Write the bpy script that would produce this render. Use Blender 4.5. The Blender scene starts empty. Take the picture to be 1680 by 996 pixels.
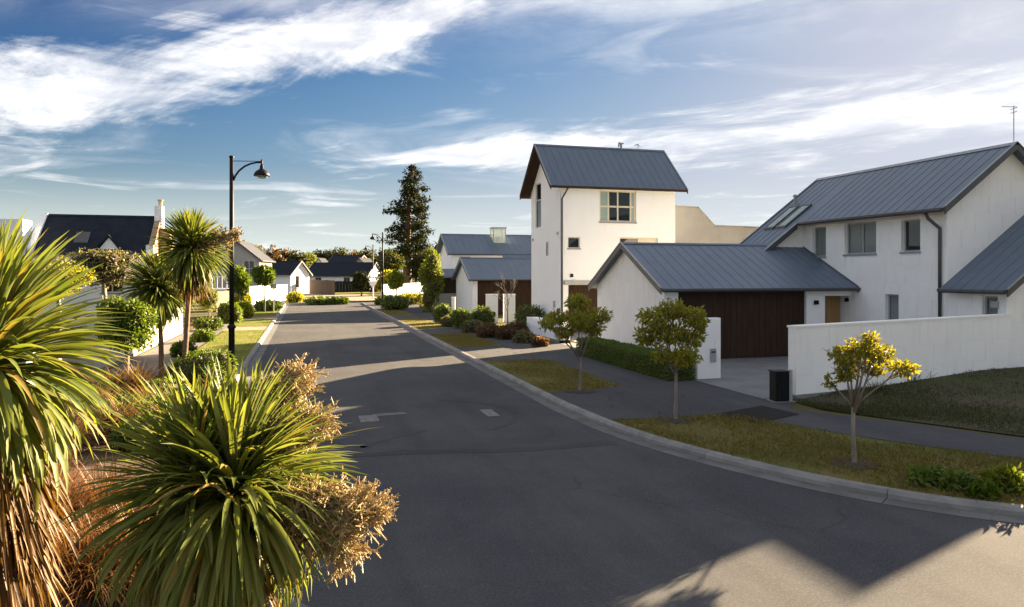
import bpy, bmesh, math, random
import numpy as np
from mathutils import Vector, Matrix
from mathutils.geometry import tessellate_polygon

S = bpy.context.scene
COL = S.collection
R = math.radians
YAW = R(15.8); CA, SA = math.cos(YAW), math.sin(YAW)
F, U0, V0, H = 1200.0, 840.0, 450.0, 3.3

# ------------------------------------------------------------------ camera
cam = bpy.data.cameras.new('camera')
co = bpy.data.objects.new('camera', cam); COL.objects.link(co)
co.location = (0, 0, H); co.rotation_euler = (R(90), 0, -YAW)
cam.sensor_width = 36; cam.lens = 36*F/1680; cam.shift_y = -48/1680
cam.clip_start = .05; cam.clip_end = 6000
S.camera = co

# ------------------------------------------------------------------ light
SUN_AZ = Vector((.869, .495)).normalized(); SUN_EL = R(14.5)
EXPOSURE = 3.88
SKY_STRENGTH = .10
SUN_STRENGTH = 2.9
S.view_settings.view_transform = 'Standard'; S.view_settings.look = 'None'
S.view_settings.gamma = 1; S.view_settings.exposure = EXPOSURE
sl = bpy.data.lights.new('sun', 'SUN'); sl.energy = SUN_STRENGTH; sl.angle = R(.5); sl.color = (1, .76, .48)
so = bpy.data.objects.new('sun', sl); COL.objects.link(so)
sd = Vector((SUN_AZ.x*math.cos(SUN_EL), SUN_AZ.y*math.cos(SUN_EL), math.sin(SUN_EL)))
so.rotation_euler = (-sd).to_track_quat('-Z', 'Y').to_euler(); so.location = (40, 30, 40)

W = bpy.data.worlds.new('World'); S.world = W; W.use_nodes = True
def nt_tools(nt):
    N, L = nt.nodes, nt.links
    def put(sock, v):
        if hasattr(v, 'is_linked') or hasattr(v, 'links'): L.new(v, sock)
        else: sock.default_value = v
    def math_(op, a, b=0.0, c=0.0, clamp=False):
        n = N.new('ShaderNodeMath'); n.operation = op; n.use_clamp = clamp
        put(n.inputs[0], a); put(n.inputs[1], b); put(n.inputs[2], c); return n.outputs[0]
    def ramp(v, a, b, lo=0.0, hi=1.0):
        n = N.new('ShaderNodeMapRange'); n.interpolation_type = 'SMOOTHSTEP'
        put(n.inputs[0], v); put(n.inputs[1], a); put(n.inputs[2], b); put(n.inputs[3], lo); put(n.inputs[4], hi); return n.outputs[0]
    def noise(vec, scale, detail=6, rough=.55, dist=0.0):
        n = N.new('ShaderNodeTexNoise'); L.new(vec, n.inputs['Vector'])
        n.inputs['Scale'].default_value = scale; n.inputs['Detail'].default_value = detail
        n.inputs['Roughness'].default_value = rough; n.inputs['Distortion'].default_value = dist; return n.outputs[0]
    def mix(f, a, b, kind='MIX'):
        n = N.new('ShaderNodeMix'); n.data_type = 'RGBA'; n.blend_type = kind
        put(n.inputs[0], f)
        for s, v in ((n.inputs[6], a), (n.inputs[7], b)):
            if hasattr(v, 'links'): L.new(v, s)
            else: s.default_value = (*v, 1) if len(v) == 3 else v
        return n.outputs[2]
    def comb(x, y, z):
        n = N.new('ShaderNodeCombineXYZ'); put(n.inputs[0], x); put(n.inputs[1], y); put(n.inputs[2], z); return n.outputs[0]
    return N, L, math_, ramp, noise, mix, comb

def make_sky():
    nt = W.node_tree; nt.nodes.clear()
    N, L, M, ramp, noise, mix, comb = nt_tools(nt)
    out = N.new('ShaderNodeOutputWorld'); bg = N.new('ShaderNodeBackground'); L.new(bg.outputs[0], out.inputs[0])
    sky = N.new('ShaderNodeTexSky'); sky.sky_type = 'NISHITA'; sky.sun_disc = False
    sky.sun_elevation = SUN_EL; sky.sun_rotation = math.atan2(SUN_AZ.x, SUN_AZ.y)
    sky.air_density = 1.0; sky.dust_density = .6; sky.ozone_density = 2.2
    tc = N.new('ShaderNodeTexCoord'); mp = N.new('ShaderNodeMapping')
    mp.inputs['Rotation'].default_value = (0, 0, YAW); L.new(tc.outputs['Generated'], mp.inputs['Vector'])
    sep = N.new('ShaderNodeSeparateXYZ'); L.new(mp.outputs[0], sep.inputs[0])
    x, y, z = sep.outputs
    az = M('MULTIPLY', M('ARCTAN2', x, y), 57.2958)
    el = M('MULTIPLY', M('ARCSINE', z), 57.2958)
    zc = M('ADD', M('MAXIMUM', z, 0.0), .10)
    px = M('DIVIDE', x, zc); py = M('DIVIDE', y, zc)
    # streaks run from upper right to lower left of the band
    a = R(-35); ca, sa = math.cos(a), math.sin(a)
    q1 = M('ADD', M('MULTIPLY', px, ca), M('MULTIPLY', py, sa))
    q2 = M('SUBTRACT', M('MULTIPLY', py, ca), M('MULTIPLY', px, sa))
    v1 = comb(M('MULTIPLY', q1, .55), M('MULTIPLY', q2, 1.25), 0.0)
    n1 = noise(v1, 1.7, 10, .66, .5)
    v2 = comb(M('ADD', M('MULTIPLY', az, .035), 3.7), M('MULTIPLY', el, .16), 2.0)
    n2 = noise(v2, 1.5, 9, .6, .9)
    n3 = noise(comb(px, py, 5.0), 2.6, 6, .6, .3)
    # big bank over the left of the street
    lo = M('ADD', 11.4, M('MULTIPLY', M('MAXIMUM', M('ADD', az, 35.0), -8.0), .29))  # bank carried on unseen behind the camera, added as fill light for walls
    dl = M('DIVIDE', M('ABSOLUTE', M('SUBTRACT', el, lo)), 4.6)
    wl = ramp(az, 14.0, -14.0)
    ml = M('MULTIPLY', M('SUBTRACT', 1.0, M('MINIMUM', dl, 1.6)), wl)
    # wedge of cloud over the houses on the right
    cr = M('ADD', 9.0, M('MULTIPLY', M('ADD', az, 10.0), .045))
    hw = M('MINIMUM', M('ADD', .35, M('MULTIPLY', M('MAXIMUM', M('ADD', az, 11.0), 0.0), .105)), 4.6)
    dr = M('DIVIDE', M('ABSOLUTE', M('SUBTRACT', el, cr)), hw)
    wr = ramp(az, -13.0, -4.0)
    mr = M('MULTIPLY', M('SUBTRACT', 1.0, M('MINIMUM', dr, 1.6)), wr)
    big = M('MAXIMUM', ml, M('MULTIPLY', mr, 1.0))
    nn = M('ADD', M('MULTIPLY', n1, .55), M('MULTIPLY', n2, .45))
    d = M('ADD', M('MULTIPLY', M('SUBTRACT', nn, .5), 4.6), M('MULTIPLY', big, .98))
    mask = ramp(d, .12, .95)
    thin = M('MULTIPLY', ramp(M('ADD', n2, M('MULTIPLY', el, .004)), .55, .80), .38)
    low = M('MULTIPLY', ramp(noise(comb(M('MULTIPLY', az, .05), M('MULTIPLY', el, .55), 9.0), 1.6, 6, .55, .6), .57, .72), M('MULTIPLY', ramp(el, 9.0, 5.0), .65))
    topw = M('MULTIPLY', ramp(el, 15.0, 24.0), ramp(n1, .30, .6, 0.15, .9))  # cloud cover thickened overhead, mostly above the view, to add fill light
    mask = M('MAXIMUM', M('MAXIMUM', mask, thin), M('MAXIMUM', low, topw))
    mask = M('MULTIPLY', mask, ramp(el, -.5, 2.0))
    shade = ramp(M('ADD', M('MULTIPLY', n3, .6), M('MULTIPLY', n1, .4)), .41, .66)
    high = ramp(el, 13.0, 20.0)
    c_lit = mix(ramp(az, -20.0, 40.0), (.98, .96, .93), (.90, .885, .855))
    c_dark = mix(high, (.60, .62, .67), (.46, .48, .56))
    cloud = mix(shade, c_dark, c_lit)
    gm = N.new('ShaderNodeGamma'); L.new(sky.outputs[0], gm.inputs[0]); gm.inputs[1].default_value = 2.6
    raw = mix(1.0, gm.outputs[0], (.0195, .0157, .0162), "MULTIPLY")
    den = N.new('ShaderNodeVectorMath'); den.operation = 'MULTIPLY_ADD'; L.new(raw, den.inputs[0])
    den.inputs[1].default_value = (2.15, 2.0, 1.70); den.inputs[2].default_value = (1, 1, 1)
    div = N.new('ShaderNodeVectorMath'); div.operation = 'DIVIDE'; L.new(raw, div.inputs[0]); L.new(den.outputs[0], div.inputs[1])
    hz = mix(M('MULTIPLY', ramp(el, 8.5, -.5), .9), div.outputs[0], (.58, .65, .655))
    colr = mix(mask, hz, cloud)
    L.new(colr, bg.inputs[0]); bg.inputs[1].default_value = SKY_STRENGTH
make_sky()

# ------------------------------------------------------------------ tools
def D(u, yc):
    xc = (u-U0)/F*yc
    return Vector((xc*CA+yc*SA, -xc*SA+yc*CA, 0))
def G(u, v, z=0.0): return D(u, F*(H-z)/(v-V0))
def ZV(v, yc): return H-(v-V0)*yc/F

class MB:
    def __init__(s): s.v = []; s.f = []; s.m = []
    def add(s, vs, fs, m=0):
        b = len(s.v); s.v += [tuple(q) for q in vs]
        s.f += [tuple(i+b for i in f) for f in fs]; s.m += [m]*len(fs); return s
    def box(s, x0, x1, y0, y1, z0, z1, m=0):
        return s.add([(x, y, z) for z in (z0, z1) for y in (y0, y1) for x in (x0, x1)],
                     [(0,2,3,1), (4,5,7,6), (0,1,5,4), (2,6,7,3), (0,4,6,2), (1,3,7,5)], m)
    def prism(s, base, vec, m=0):
        n = len(base); v = Vector(vec)
        vs = [Vector(b) for b in base]; vs += [b+v for b in vs]
        return s.add(vs, [tuple(reversed(range(n))), tuple(range(n, 2*n))]+[(i, (i+1) % n, n+(i+1) % n, n+i) for i in range(n)], m)
    def tube(s, pts, rad, n=8, m=0, cap=True):
        pts = [Vector(p) for p in pts]
        if not hasattr(rad, '__len__'): rad = [rad]*len(pts)
        b = len(s.v); ref = None
        for i, p in enumerate(pts):
            t = (pts[min(i+1, len(pts)-1)]-pts[max(i-1, 0)]).normalized()
            if ref is None: ref = Vector((1, 0, 0)) if abs(t.x) < .9 else Vector((0, 1, 0))
            a = t.cross(ref).normalized(); ref = a.cross(t).normalized()*1.0
            c = t.cross(a)
            ref = c if False else ref
            for k in range(n):
                w = 2*math.pi*k/n
                s.v.append(tuple(p+(a*math.cos(w)+c*math.sin(w))*rad[i]))
        for i in range(len(pts)-1):
            for k in range(n):
                s.f.append((b+i*n+k, b+i*n+(k+1) % n, b+(i+1)*n+(k+1) % n, b+(i+1)*n+k)); s.m.append(m)
        if cap:
            s.f.append(tuple(b+k for k in reversed(range(n)))); s.m.append(m)
            e = b+(len(pts)-1)*n; s.f.append(tuple(e+k for k in range(n))); s.m.append(m)
        return s
    def lathe(s, prof, c=(0, 0, 0), n=16, m=0):
        b = len(s.v)
        for r, z in prof:
            for k in range(n):
                w = 2*math.pi*k/n; s.v.append((c[0]+r*math.cos(w), c[1]+r*math.sin(w), c[2]+z))
        for i in range(len(prof)-1):
            for k in range(n):
                s.f.append((b+i*n+k, b+i*n+(k+1) % n, b+(i+1)*n+(k+1) % n, b+(i+1)*n+k)); s.m.append(m)
        return s

OFF = {}
def link(o, parent=None):
    COL.objects.link(o)
    if parent is not None: o.parent = parent
    return o
def root_of(o):
    while o.parent: o = o.parent
    return o
def build(name, mb, mats, parent=None, smooth=False, kind=None):
    off = OFF.get(root_of(parent).name, (0, 0, 0)) if parent is not None else (0, 0, 0)
    me = bpy.data.meshes.new(name)
    me.from_pydata([(a-off[0], b-off[1], c-off[2]) for a, b, c in mb.v], [], mb.f)
    if not isinstance(mats, (list, tuple)): mats = [mats]
    for mm in mats: me.materials.append(mm)
    if len(mats) > 1: me.polygons.foreach_set('material_index', mb.m)
    bm = bmesh.new(); bm.from_mesh(me); bmesh.ops.recalc_face_normals(bm, faces=bm.faces); bm.to_mesh(me); bm.free()
    if smooth: me.polygons.foreach_set('use_smooth', [True]*len(me.polygons))
    me.update()
    o = link(bpy.data.objects.new(name, me), parent)
    if kind: o['kind'] = kind
    return o
def thing(name, label, cat, loc=(0, 0, 0), group=None, rot=0):
    o = bpy.data.objects.new(name, None); COL.objects.link(o); o.empty_display_size = .2
    o.location = loc; o.rotation_euler = (0, 0, rot)
    return tag(o, label, cat, group)
def tag(o, label, cat, group=None):
    o['label'] = label; o['category'] = cat
    if group: o['group'] = group
    return o
def fixed(name, label, cat, loc, group=None):
    """a thing whose parts are written in world coordinates"""
    o = thing(name, label, cat, loc, group); OFF[o.name] = tuple(loc); return o
def copy_tree(o, parent=None):
    c = o.copy(); COL.objects.link(c)
    if parent is not None: c.parent = parent
    for ch in list(o.children): copy_tree(ch, c)
    return c

def np_mesh(name, V, Fq, mat, parent=None, smooth=False, kind=None):
    """fast mesh of quads (Fq: N x 4) or tris (N x 3)"""
    k = Fq.shape[1]; n = len(Fq)
    if parent is not None and root_of(parent).name in OFF: V = V-np.array(OFF[root_of(parent).name])
    me = bpy.data.meshes.new(name)
    me.vertices.add(len(V)); me.vertices.foreach_set('co', V.astype(np.float32).ravel())
    me.loops.add(n*k); me.loops.foreach_set('vertex_index', Fq.astype(np.int32).ravel())
    me.polygons.add(n); me.polygons.foreach_set('loop_start', np.arange(0, n*k, k, dtype=np.int32))
    if smooth: me.polygons.foreach_set('use_smooth', np.ones(n, dtype=bool))
    me.materials.append(mat); me.update(calc_edges=True); me.validate()
    o = link(bpy.data.objects.new(name, me), parent)
    if kind: o['kind'] = kind
    return o
def unit(a): return a/np.maximum(np.linalg.norm(a, axis=-1, keepdims=True), 1e-9)
def leaf_arrays(P, dirs, nor, ln, wd, bend=.15):
    """each leaf: a folded rhombus of two triangles sharing the midrib"""
    dirs = unit(dirs); side = unit(np.cross(dirs, nor)); nor = np.cross(side, dirs)
    ln = np.broadcast_to(np.asarray(ln, float), (len(P),))[:, None]; wd = np.broadcast_to(np.asarray(wd, float), (len(P),))[:, None]
    a = P; m = P+dirs*ln*.45; t = P+dirs*ln-nor*ln*bend
    l = m+side*wd*.5+nor*wd*.18; r = m-side*wd*.5+nor*wd*.18
    V = np.stack([a, l, t, r], 1).reshape(-1, 3)
    i = np.arange(len(P))[:, None]*4
    Fq = np.concatenate([i+np.array([[0, 2, 1]]), i+np.array([[0, 3, 2]])], 1).reshape(-1, 3)
    return V, Fq
def merge(arrs):
    Vs, Fs, b = [], [], 0
    for V, Fq in arrs: Vs.append(V); Fs.append(Fq+b); b += len(V)
    return np.concatenate(Vs), np.concatenate(Fs)

def clump_leaves(rs, clumps, n, ln, wd, up=.25, shell=.55):
    """leaves scattered through several ellipsoid clumps [(centre, radii)]"""
    w = np.array([r[0]*r[1]*r[2] for _, r in clumps])**.7; w /= w.sum()
    idx = rs.choice(len(clumps), n, p=w)
    C = np.array([c for c, _ in clumps])[idx]; Rr = np.array([r for _, r in clumps])[idx]
    d = unit(rs.normal(size=(n, 3))); rad = rs.uniform(shell, 1.0, (n, 1))**.8
    P = C+d*Rr*rad
    dirs = unit(d*.8+rs.normal(size=(n, 3))*.7+np.array([0, 0, up-.2]))
    nor = unit(d+rs.normal(size=(n, 3))*.5+np.array([0, 0, .5]))
    k = rs.uniform(.7, 1.25, n)
    return leaf_arrays(P, dirs, nor, ln*k, wd*k)
def core_mb(clumps, k=.72, n=8, seed=0):
    mb = MB(); rr = random.Random(seed)
    for c, r in clumps:
        prof = []
        for i in range(6):
            t = math.pi*i/5; prof.append((max(math.sin(t), .01), -math.cos(t)))
        b = len(mb.v)
        for i, (q, zz) in enumerate(prof):
            for j in range(n):
                w = 2*math.pi*j/n; f = k*rr.uniform(.85, 1.12)
                mb.v.append((c[0]+q*math.cos(w)*r[0]*f, c[1]+q*math.sin(w)*r[1]*f, c[2]+zz*r[2]*f))
        for i in range(5):
            for j in range(n):
                mb.f.append((b+i*n+j, b+i*n+(j+1) % n, b+(i+1)*n+(j+1) % n, b+(i+1)*n+j)); mb.m.append(0)
    return mb

# ------------------------------------------------------------------ materials
def new_mat(name):
    m = bpy.data.materials.new(name); m.use_nodes = True
    nt = m.node_tree; nt.nodes.clear(); t = nt_tools(nt)
    out = t[0].new('ShaderNodeOutputMaterial'); b = t[0].new('ShaderNodeBsdfPrincipled')
    t[1].new(b.outputs[0], out.inputs[0]); return m, nt, t, b, out
def pm(name, c, c2=None, rough=.7, scale=3.0, detail=6, bump=0.0, bscale=60.0, spec=.4, metal=0.0, stretch=(1, 1, 1), per_obj=0.0, dirt=None):
    m, nt, (N, L, M, ramp, noise, mix, comb), b, out = new_mat(name)
    g = N.new('ShaderNodeNewGeometry'); mp = N.new('ShaderNodeMapping'); mp.inputs['Scale'].default_value = stretch
    L.new(g.outputs['Position'], mp.inputs['Vector']); P = mp.outputs[0]
    colr = mix(ramp(noise(P, scale, detail), .34, .66), c, c2 or c)
    if per_obj:
        oi = N.new('ShaderNodeObjectInfo')
        colr = mix(M('MULTIPLY', oi.outputs['Random'], per_obj), colr, tuple(q*.72 for q in c))
    if dirt:
        sp = N.new('ShaderNodeSeparateXYZ'); L.new(g.outputs['Position'], sp.inputs[0])
        mp2 = N.new('ShaderNodeMapping'); mp2.inputs['Scale'].default_value = (2.2, 2.2, .35); L.new(g.outputs['Position'], mp2.inputs['Vector'])
        f = ramp(noise(mp2.outputs[0], 1.6, 7, .65), .5, .78)
        colr = mix(M('MULTIPLY', f, dirt[1]), colr, dirt[0])
    L.new(colr, b.inputs['Base Color'])
    b.inputs['Roughness'].default_value = rough; b.inputs['Metallic'].default_value = metal
    b.inputs['Specular IOR Level'].default_value = spec
    if bump:
        bp = N.new('ShaderNodeBump'); bp.inputs['Strength'].default_value = bump; bp.inputs['Distance'].default_value = .02
        L.new(noise(P, bscale, 4), bp.inputs['Height']); L.new(bp.outputs[0], b.inputs['Normal'])
    return m
def foliage(name, c1, c2, c3=None, trans=.4, rough=.5, tcol=None, c3f=.12, spec=.3):
    m, nt, (N, L, M, ramp, noise, mix, comb), b, out = new_mat(name)
    g = N.new('ShaderNodeNewGeometry'); r = g.outputs['Random Per Island']
    colr = mix(r, c1, c2)
    if c3:
        colr = mix(ramp(M('FRACT', M('MULTIPLY', r, 17.3)), 1-c3f, 1-c3f+.05), colr, c3)
    L.new(colr, b.inputs['Base Color']); b.inputs['Roughness'].default_value = rough; b.inputs['Specular IOR Level'].default_value = spec
    t = N.new('ShaderNodeBsdfTranslucent')
    tc = mix(1.0, colr, tcol or (1.6, 1.5, .7), 'MULTIPLY'); L.new(tc, t.inputs[0])
    ms = N.new('ShaderNodeMixShader'); ms.inputs[0].default_value = trans
    L.new(b.outputs[0], ms.inputs[1]); L.new(t.outputs[0], ms.inputs[2]); L.new(ms.outputs[0], out.inputs[0])
    return m
def blade_mat(name, c1, c2, tip, trans=.35, per='obj'):
    """long leaves: colour per leaf, streaked along the blade"""
    m, nt, (N, L, M, ramp, noise, mix, comb), b, out = new_mat(name)
    if per == 'obj': r = N.new('ShaderNodeObjectInfo').outputs['Random']
    else: r = N.new('ShaderNodeNewGeometry').outputs['Random Per Island']
    colr = mix(r, c1, c2)
    dry = ramp(M('FRACT', M('MULTIPLY', r, 13.7)), .93, .96)
    colr = mix(dry, colr, tip)
    g = N.new('ShaderNodeNewGeometry')
    colr = mix(M('MULTIPLY', ramp(noise(g.outputs['Position'], 9.0, 3), .45, .7), .18), colr, tip)
    L.new(colr, b.inputs['Base Color']); b.inputs['Roughness'].default_value = .5; b.inputs['Specular IOR Level'].default_value = .18
    t = N.new('ShaderNodeBsdfTranslucent'); L.new(mix(1.0, colr, (1.7, 1.6, .6), 'MULTIPLY'), t.inputs[0])
    ms = N.new('ShaderNodeMixShader'); ms.inputs[0].default_value = trans
    L.new(b.outputs[0], ms.inputs[1]); L.new(t.outputs[0], ms.inputs[2]); L.new(ms.outputs[0], out.inputs[0])
    return m
def asphalt(name, c1, c2, grit=.5, streak=True):
    m, nt, (N, L, M, ramp, noise, mix, comb), b, out = new_mat(name)
    g = N.new('ShaderNodeNewGeometry'); P = g.outputs['Position']
    big = noise(P, .35, 5, .6); mp = N.new('ShaderNodeMapping'); mp.inputs['Scale'].default_value = (1.1, .09, 1); L.new(P, mp.inputs[0])
    st = noise(mp.outputs[0], 1.0, 4); fine = noise(P, 34.0, 5, .8); mid = noise(P, 7.0, 5, .7)
    colr = mix(ramp(big, .3, .7), c1, c2)
    if streak: colr = mix(M('MULTIPLY', ramp(st, .46, .7), .42), colr, tuple(q*.62 for q in c1))
    colr = mix(M('MULTIPLY', ramp(mid, .52, .75), .34), colr, tuple(q*1.6 for q in c2))
    colr = mix(M('MULTIPLY', ramp(fine, .42, .7), grit), colr, tuple(q*2.0 for q in c2))
    vo = N.new('ShaderNodeTexVoronoi'); vo.feature = 'DISTANCE_TO_EDGE'; vo.inputs['Scale'].default_value = .16
    wv = N.new('ShaderNodeVectorMath'); wv.operation = 'ADD'; L.new(P, wv.inputs[0])
    nz = N.new('ShaderNodeTexNoise'); nz.inputs['Scale'].default_value = .9; L.new(P, nz.inputs['Vector'])
    L.new(nz.outputs['Color'], wv.inputs[1]); L.new(wv.outputs[0], vo.inputs['Vector'])
    crack = M('MULTIPLY', ramp(vo.outputs[0], .006, .002), M('MULTIPLY', ramp(noise(P, .5, 2), .5, .6), .22))
    colr = mix(crack, colr, tuple(q*.35 for q in c1))
    L.new(colr, b.inputs['Base Color']); b.inputs['Roughness'].default_value = 1.0; b.inputs['Specular IOR Level'].default_value = .1
    bp = N.new('ShaderNodeBump'); bp.inputs['Strength'].default_value = .5; bp.inputs['Distance'].default_value = .012
    L.new(noise(P, 110.0, 3, .7), bp.inputs['Height']); L.new(bp.outputs[0], b.inputs['Normal'])
    return m
def grassy(name, c1, c2, c3, s=1.4):
    m, nt, (N, L, M, ramp, noise, mix, comb), b, out = new_mat(name)
    g = N.new('ShaderNodeNewGeometry'); P = g.outputs['Position']
    colr = mix(ramp(noise(P, s, 6, .65), .35, .65), c1, c2)
    colr = mix(ramp(noise(P, s*.35, 5, .6), .48, .7), colr, c3)
    colr = mix(M('MULTIPLY', ramp(noise(P, 38.0, 4, .7), .4, .7), .45), colr, tuple(q*.5 for q in c1))
    L.new(colr, b.inputs['Base Color']); b.inputs['Roughness'].default_value = .95; b.inputs['Specular IOR Level'].default_value = .1
    bp = N.new('ShaderNodeBump'); bp.inputs['Strength'].default_value = .8; bp.inputs['Distance'].default_value = .04
    L.new(noise(P, 30.0, 5, .7), bp.inputs['Height']); L.new(bp.outputs[0], b.inputs['Normal'])
    return m
def glass_mat(name, tint, mixf):
    m, nt, (N, L, M, ramp, noise, mix, comb), b, out = new_mat(name)
    b.inputs['Base Color'].default_value = (*tint, 1); b.inputs['Roughness'].default_value = .03; b.inputs['Specular IOR Level'].default_value = .7
    if mixf > 0:
        t = N.new('ShaderNodeBsdfTransparent'); t.inputs[0].default_value = (.95, .97, .96, 1)
        ms = N.new('ShaderNodeMixShader'); ms.inputs[0].default_value = mixf
        L.new(b.outputs[0], ms.inputs[1]); L.new(t.outputs[0], ms.inputs[2]); L.new(ms.outputs[0], out.inputs[0])
    return m

m_asph = asphalt('road asphalt', (.053, .0545, .060), (.084, .085, .088))
m_path = asphalt('path asphalt', (.062, .064, .070), (.080, .081, .086), .3)
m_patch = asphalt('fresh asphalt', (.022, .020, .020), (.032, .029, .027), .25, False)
m_seam = asphalt('tar seam', (.046, .047, .052), (.071, .072, .076), .3, False)
m_tyre = asphalt('tyre scuff', (.050, .0515, .057), (.078, .079, .083), .3, False)
m_drive = pm('driveway concrete', (.15, .155, .165), (.19, .195, .2), .85, 1.2, bump=.2)
m_conc = pm('kerb concrete', (.17, .168, .162), (.25, .243, .23), .85, 2.2, bump=.3, bscale=40)
m_gut = pm('channel concrete', (.10, .10, .10), (.15, .148, .145), .85, 1.6, bump=.3, bscale=40)
m_cover = pm('worn concrete cover', (.12, .118, .115), (.20, .19, .18), .8, 8)
m_white = pm('white render', (.92, .91, .88), (.89, .875, .84), .85, 1.1, bump=.15, bscale=35, spec=.2, per_obj=.08, dirt=((.62, .58, .52), .32))
m_tower = pm('smooth white render', (.86, .89, .92), (.84, .865, .89), .85, .8, bump=.1, bscale=35, spec=.2, dirt=((.66, .63, .59), .2))
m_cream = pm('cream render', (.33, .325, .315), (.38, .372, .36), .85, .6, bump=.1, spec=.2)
m_stone = pm('brown stone', (.32, .22, .13), (.42, .31, .2), .9, 3)
m_roof = pm('blue grey metal roof', (.092, .128, .176), (.106, .144, .194), .42, 1.5, spec=.4, per_obj=.15)
m_slate = pm('dark slate roof', (.010, .014, .024), (.016, .021, .032), .75, 2, spec=.15)
m_trim = pm('dark grey metal trim', (.05, .05, .055), (.065, .065, .07), .4, 4, spec=.5)
m_capm = pm('pale metal flashing', (.22, .24, .26), (.28, .30, .32), .38, 4, spec=.6)
m_brown = pm('dark stained timber', (.042, .025, .0165), (.060, .035, .023), .75, 2.0, spec=.15, stretch=(6, 6, .5), per_obj=.5)
m_cedar = pm('golden cedar', (.34, .19, .07), (.44, .26, .10), .5, 2.0, stretch=(8, 8, .6), per_obj=.3)
m_fence = pm('brown fence timber', (.13, .085, .055), (.19, .125, .08), .8, 2.0, stretch=(5, 5, .6), per_obj=.6)
m_black = pm('black painted metal', (.007, .007, .008), (.011, .011, .012), .55, 6, spec=.2)
m_alu = pm('grey aluminium', (.30, .31, .32), (.36, .37, .38), .4, 5, spec=.5)
m_frame = pm('cream window frame', (.60, .55, .44), (.66, .6, .5), .5, 5)
m_glass = glass_mat('dark window glass', (.012, .015, .018), 0)
m_glass2 = glass_mat('clear window glass', (.04, .045, .05), .78)
m_green = glass_mat('pale green glass', (.42, .55, .50), .4)
m_lant = glass_mat('clear lantern glass', (.75, .80, .76), .6)
m_blind = pm('pale blind', (.62, .63, .62), (.70, .70, .68), .8, 4, stretch=(9, 9, .3))
m_sign = pm('white sign paint', (.72, .73, .74), (.66, .67, .68), .5, 8)
m_soil = pm('garden soil', (.075, .045, .028), (.13, .08, .05), .95, 4, bump=.6, bscale=25)
m_land = grassy('dry grass land', (.10, .095, .035), (.14, .12, .05), (.075, .085, .03), .25)
m_verge = grassy('dry verge grass', (.135, .125, .036), (.185, .155, .054), (.09, .12, .028))
m_vergeL = grassy('green verge grass', (.15, .18, .03), (.19, .20, .042), (.21, .19, .07))
m_lawn = grassy('worn lawn', (.075, .078, .040), (.11, .092, .065), (.065, .088, .028), .9)
m_tan = pm('pale gravel', (.24, .19, .12), (.30, .24, .16), .95, .8, bump=.4)
m_lpath = pm('worn pale path', (.105, .10, .095), (.14, .13, .12), .9, 1.0, bump=.3)
m_cwall = pm('warm white render', (.46, .42, .37), (.52, .48, .42), .85, .7, bump=.1, spec=.2)
m_mulch = pm('dark mulch', (.04, .03, .022), (.07, .05, .035), .95, 8, bump=.6)
m_bark = pm('grey bark', (.17, .145, .115), (.24, .21, .17), .9, 9, bump=.5, bscale=30, stretch=(1, 1, .3))
m_barkb = pm('brown bark', (.11, .07, .045), (.17, .11, .07), .9, 7, bump=.6, bscale=25, stretch=(1, 1, .4))
m_core = pm('dark foliage core', (.04, .028, .02), (.06, .04, .03), .9, 5)  # for the solid dark cores filling shrubs, hedges and round crowns
f_olive = foliage('olive leaves', (.17, .18, .022), (.27, .265, .035), (.32, .29, .038), .45)
f_yell = foliage('yellowing leaves', (.14, .155, .015), (.235, .23, .020), (.29, .25, .02), .42, tcol=(1.5, 1.3, .6))
f_hedge = foliage('hedge leaves', (.075, .12, .016), (.125, .18, .028), None, .25)
f_green = foliage('bright green leaves', (.055, .10, .010), (.11, .16, .016), (.14, .18, .02), .4)
f_lime = foliage('lime leaves', (.11, .15, .014), (.17, .20, .022), None, .45)
f_dark = foliage('dark conifer needles', (.020, .028, .009), (.036, .044, .013), (.05, .05, .016), .12, spec=.1, rough=.8)
f_far = foliage('far tree leaves', (.040, .055, .014), (.085, .095, .024), (.12, .11, .03), .3)
f_rust = foliage('autumn brown leaves', (.075, .045, .018), (.12, .075, .026), (.15, .10, .03), .3)
f_grey = foliage('grey green leaves', (.09, .095, .045), (.15, .145, .075), (.20, .17, .10), .35)
f_heath = foliage('reddish shrub leaves', (.085, .045, .026), (.14, .075, .04), (.11, .10, .04), .3)
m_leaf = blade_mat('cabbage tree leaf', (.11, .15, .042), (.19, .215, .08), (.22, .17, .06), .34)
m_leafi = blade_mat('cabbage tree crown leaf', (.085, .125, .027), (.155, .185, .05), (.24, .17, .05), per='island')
m_dead = blade_mat('dead cabbage leaf', (.075, .038, .009), (.15, .080, .018), (.045, .024, .009), .2, per='island')
m_flower = foliage('buff flower panicle', (.36, .285, .145), (.48, .39, .21), (.54, .46, .28), .35, tcol=(1.1, 1.0, .8))
m_tuss = foliage('orange tussock', (.17, .082, .028), (.26, .135, .05), (.10, .05, .02), .3, tcol=(1.2, 1.0, .7))
m_tuss2 = foliage('tan tussock', (.18, .115, .045), (.27, .175, .07), (.11, .07, .03), .3, tcol=(1.2, 1.0, .7))
m_gblade = foliage('verge grass blades', (.125, .11, .03), (.215, .165, .055), (.09, .11, .022), .4)
m_gbladeL = foliage('green grass blades', (.10, .13, .02), (.15, .165, .035), None, .4)
m_gbladeD = foliage('lawn grass blades', (.05, .062, .02), (.08, .08, .035), None, .3)

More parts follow.
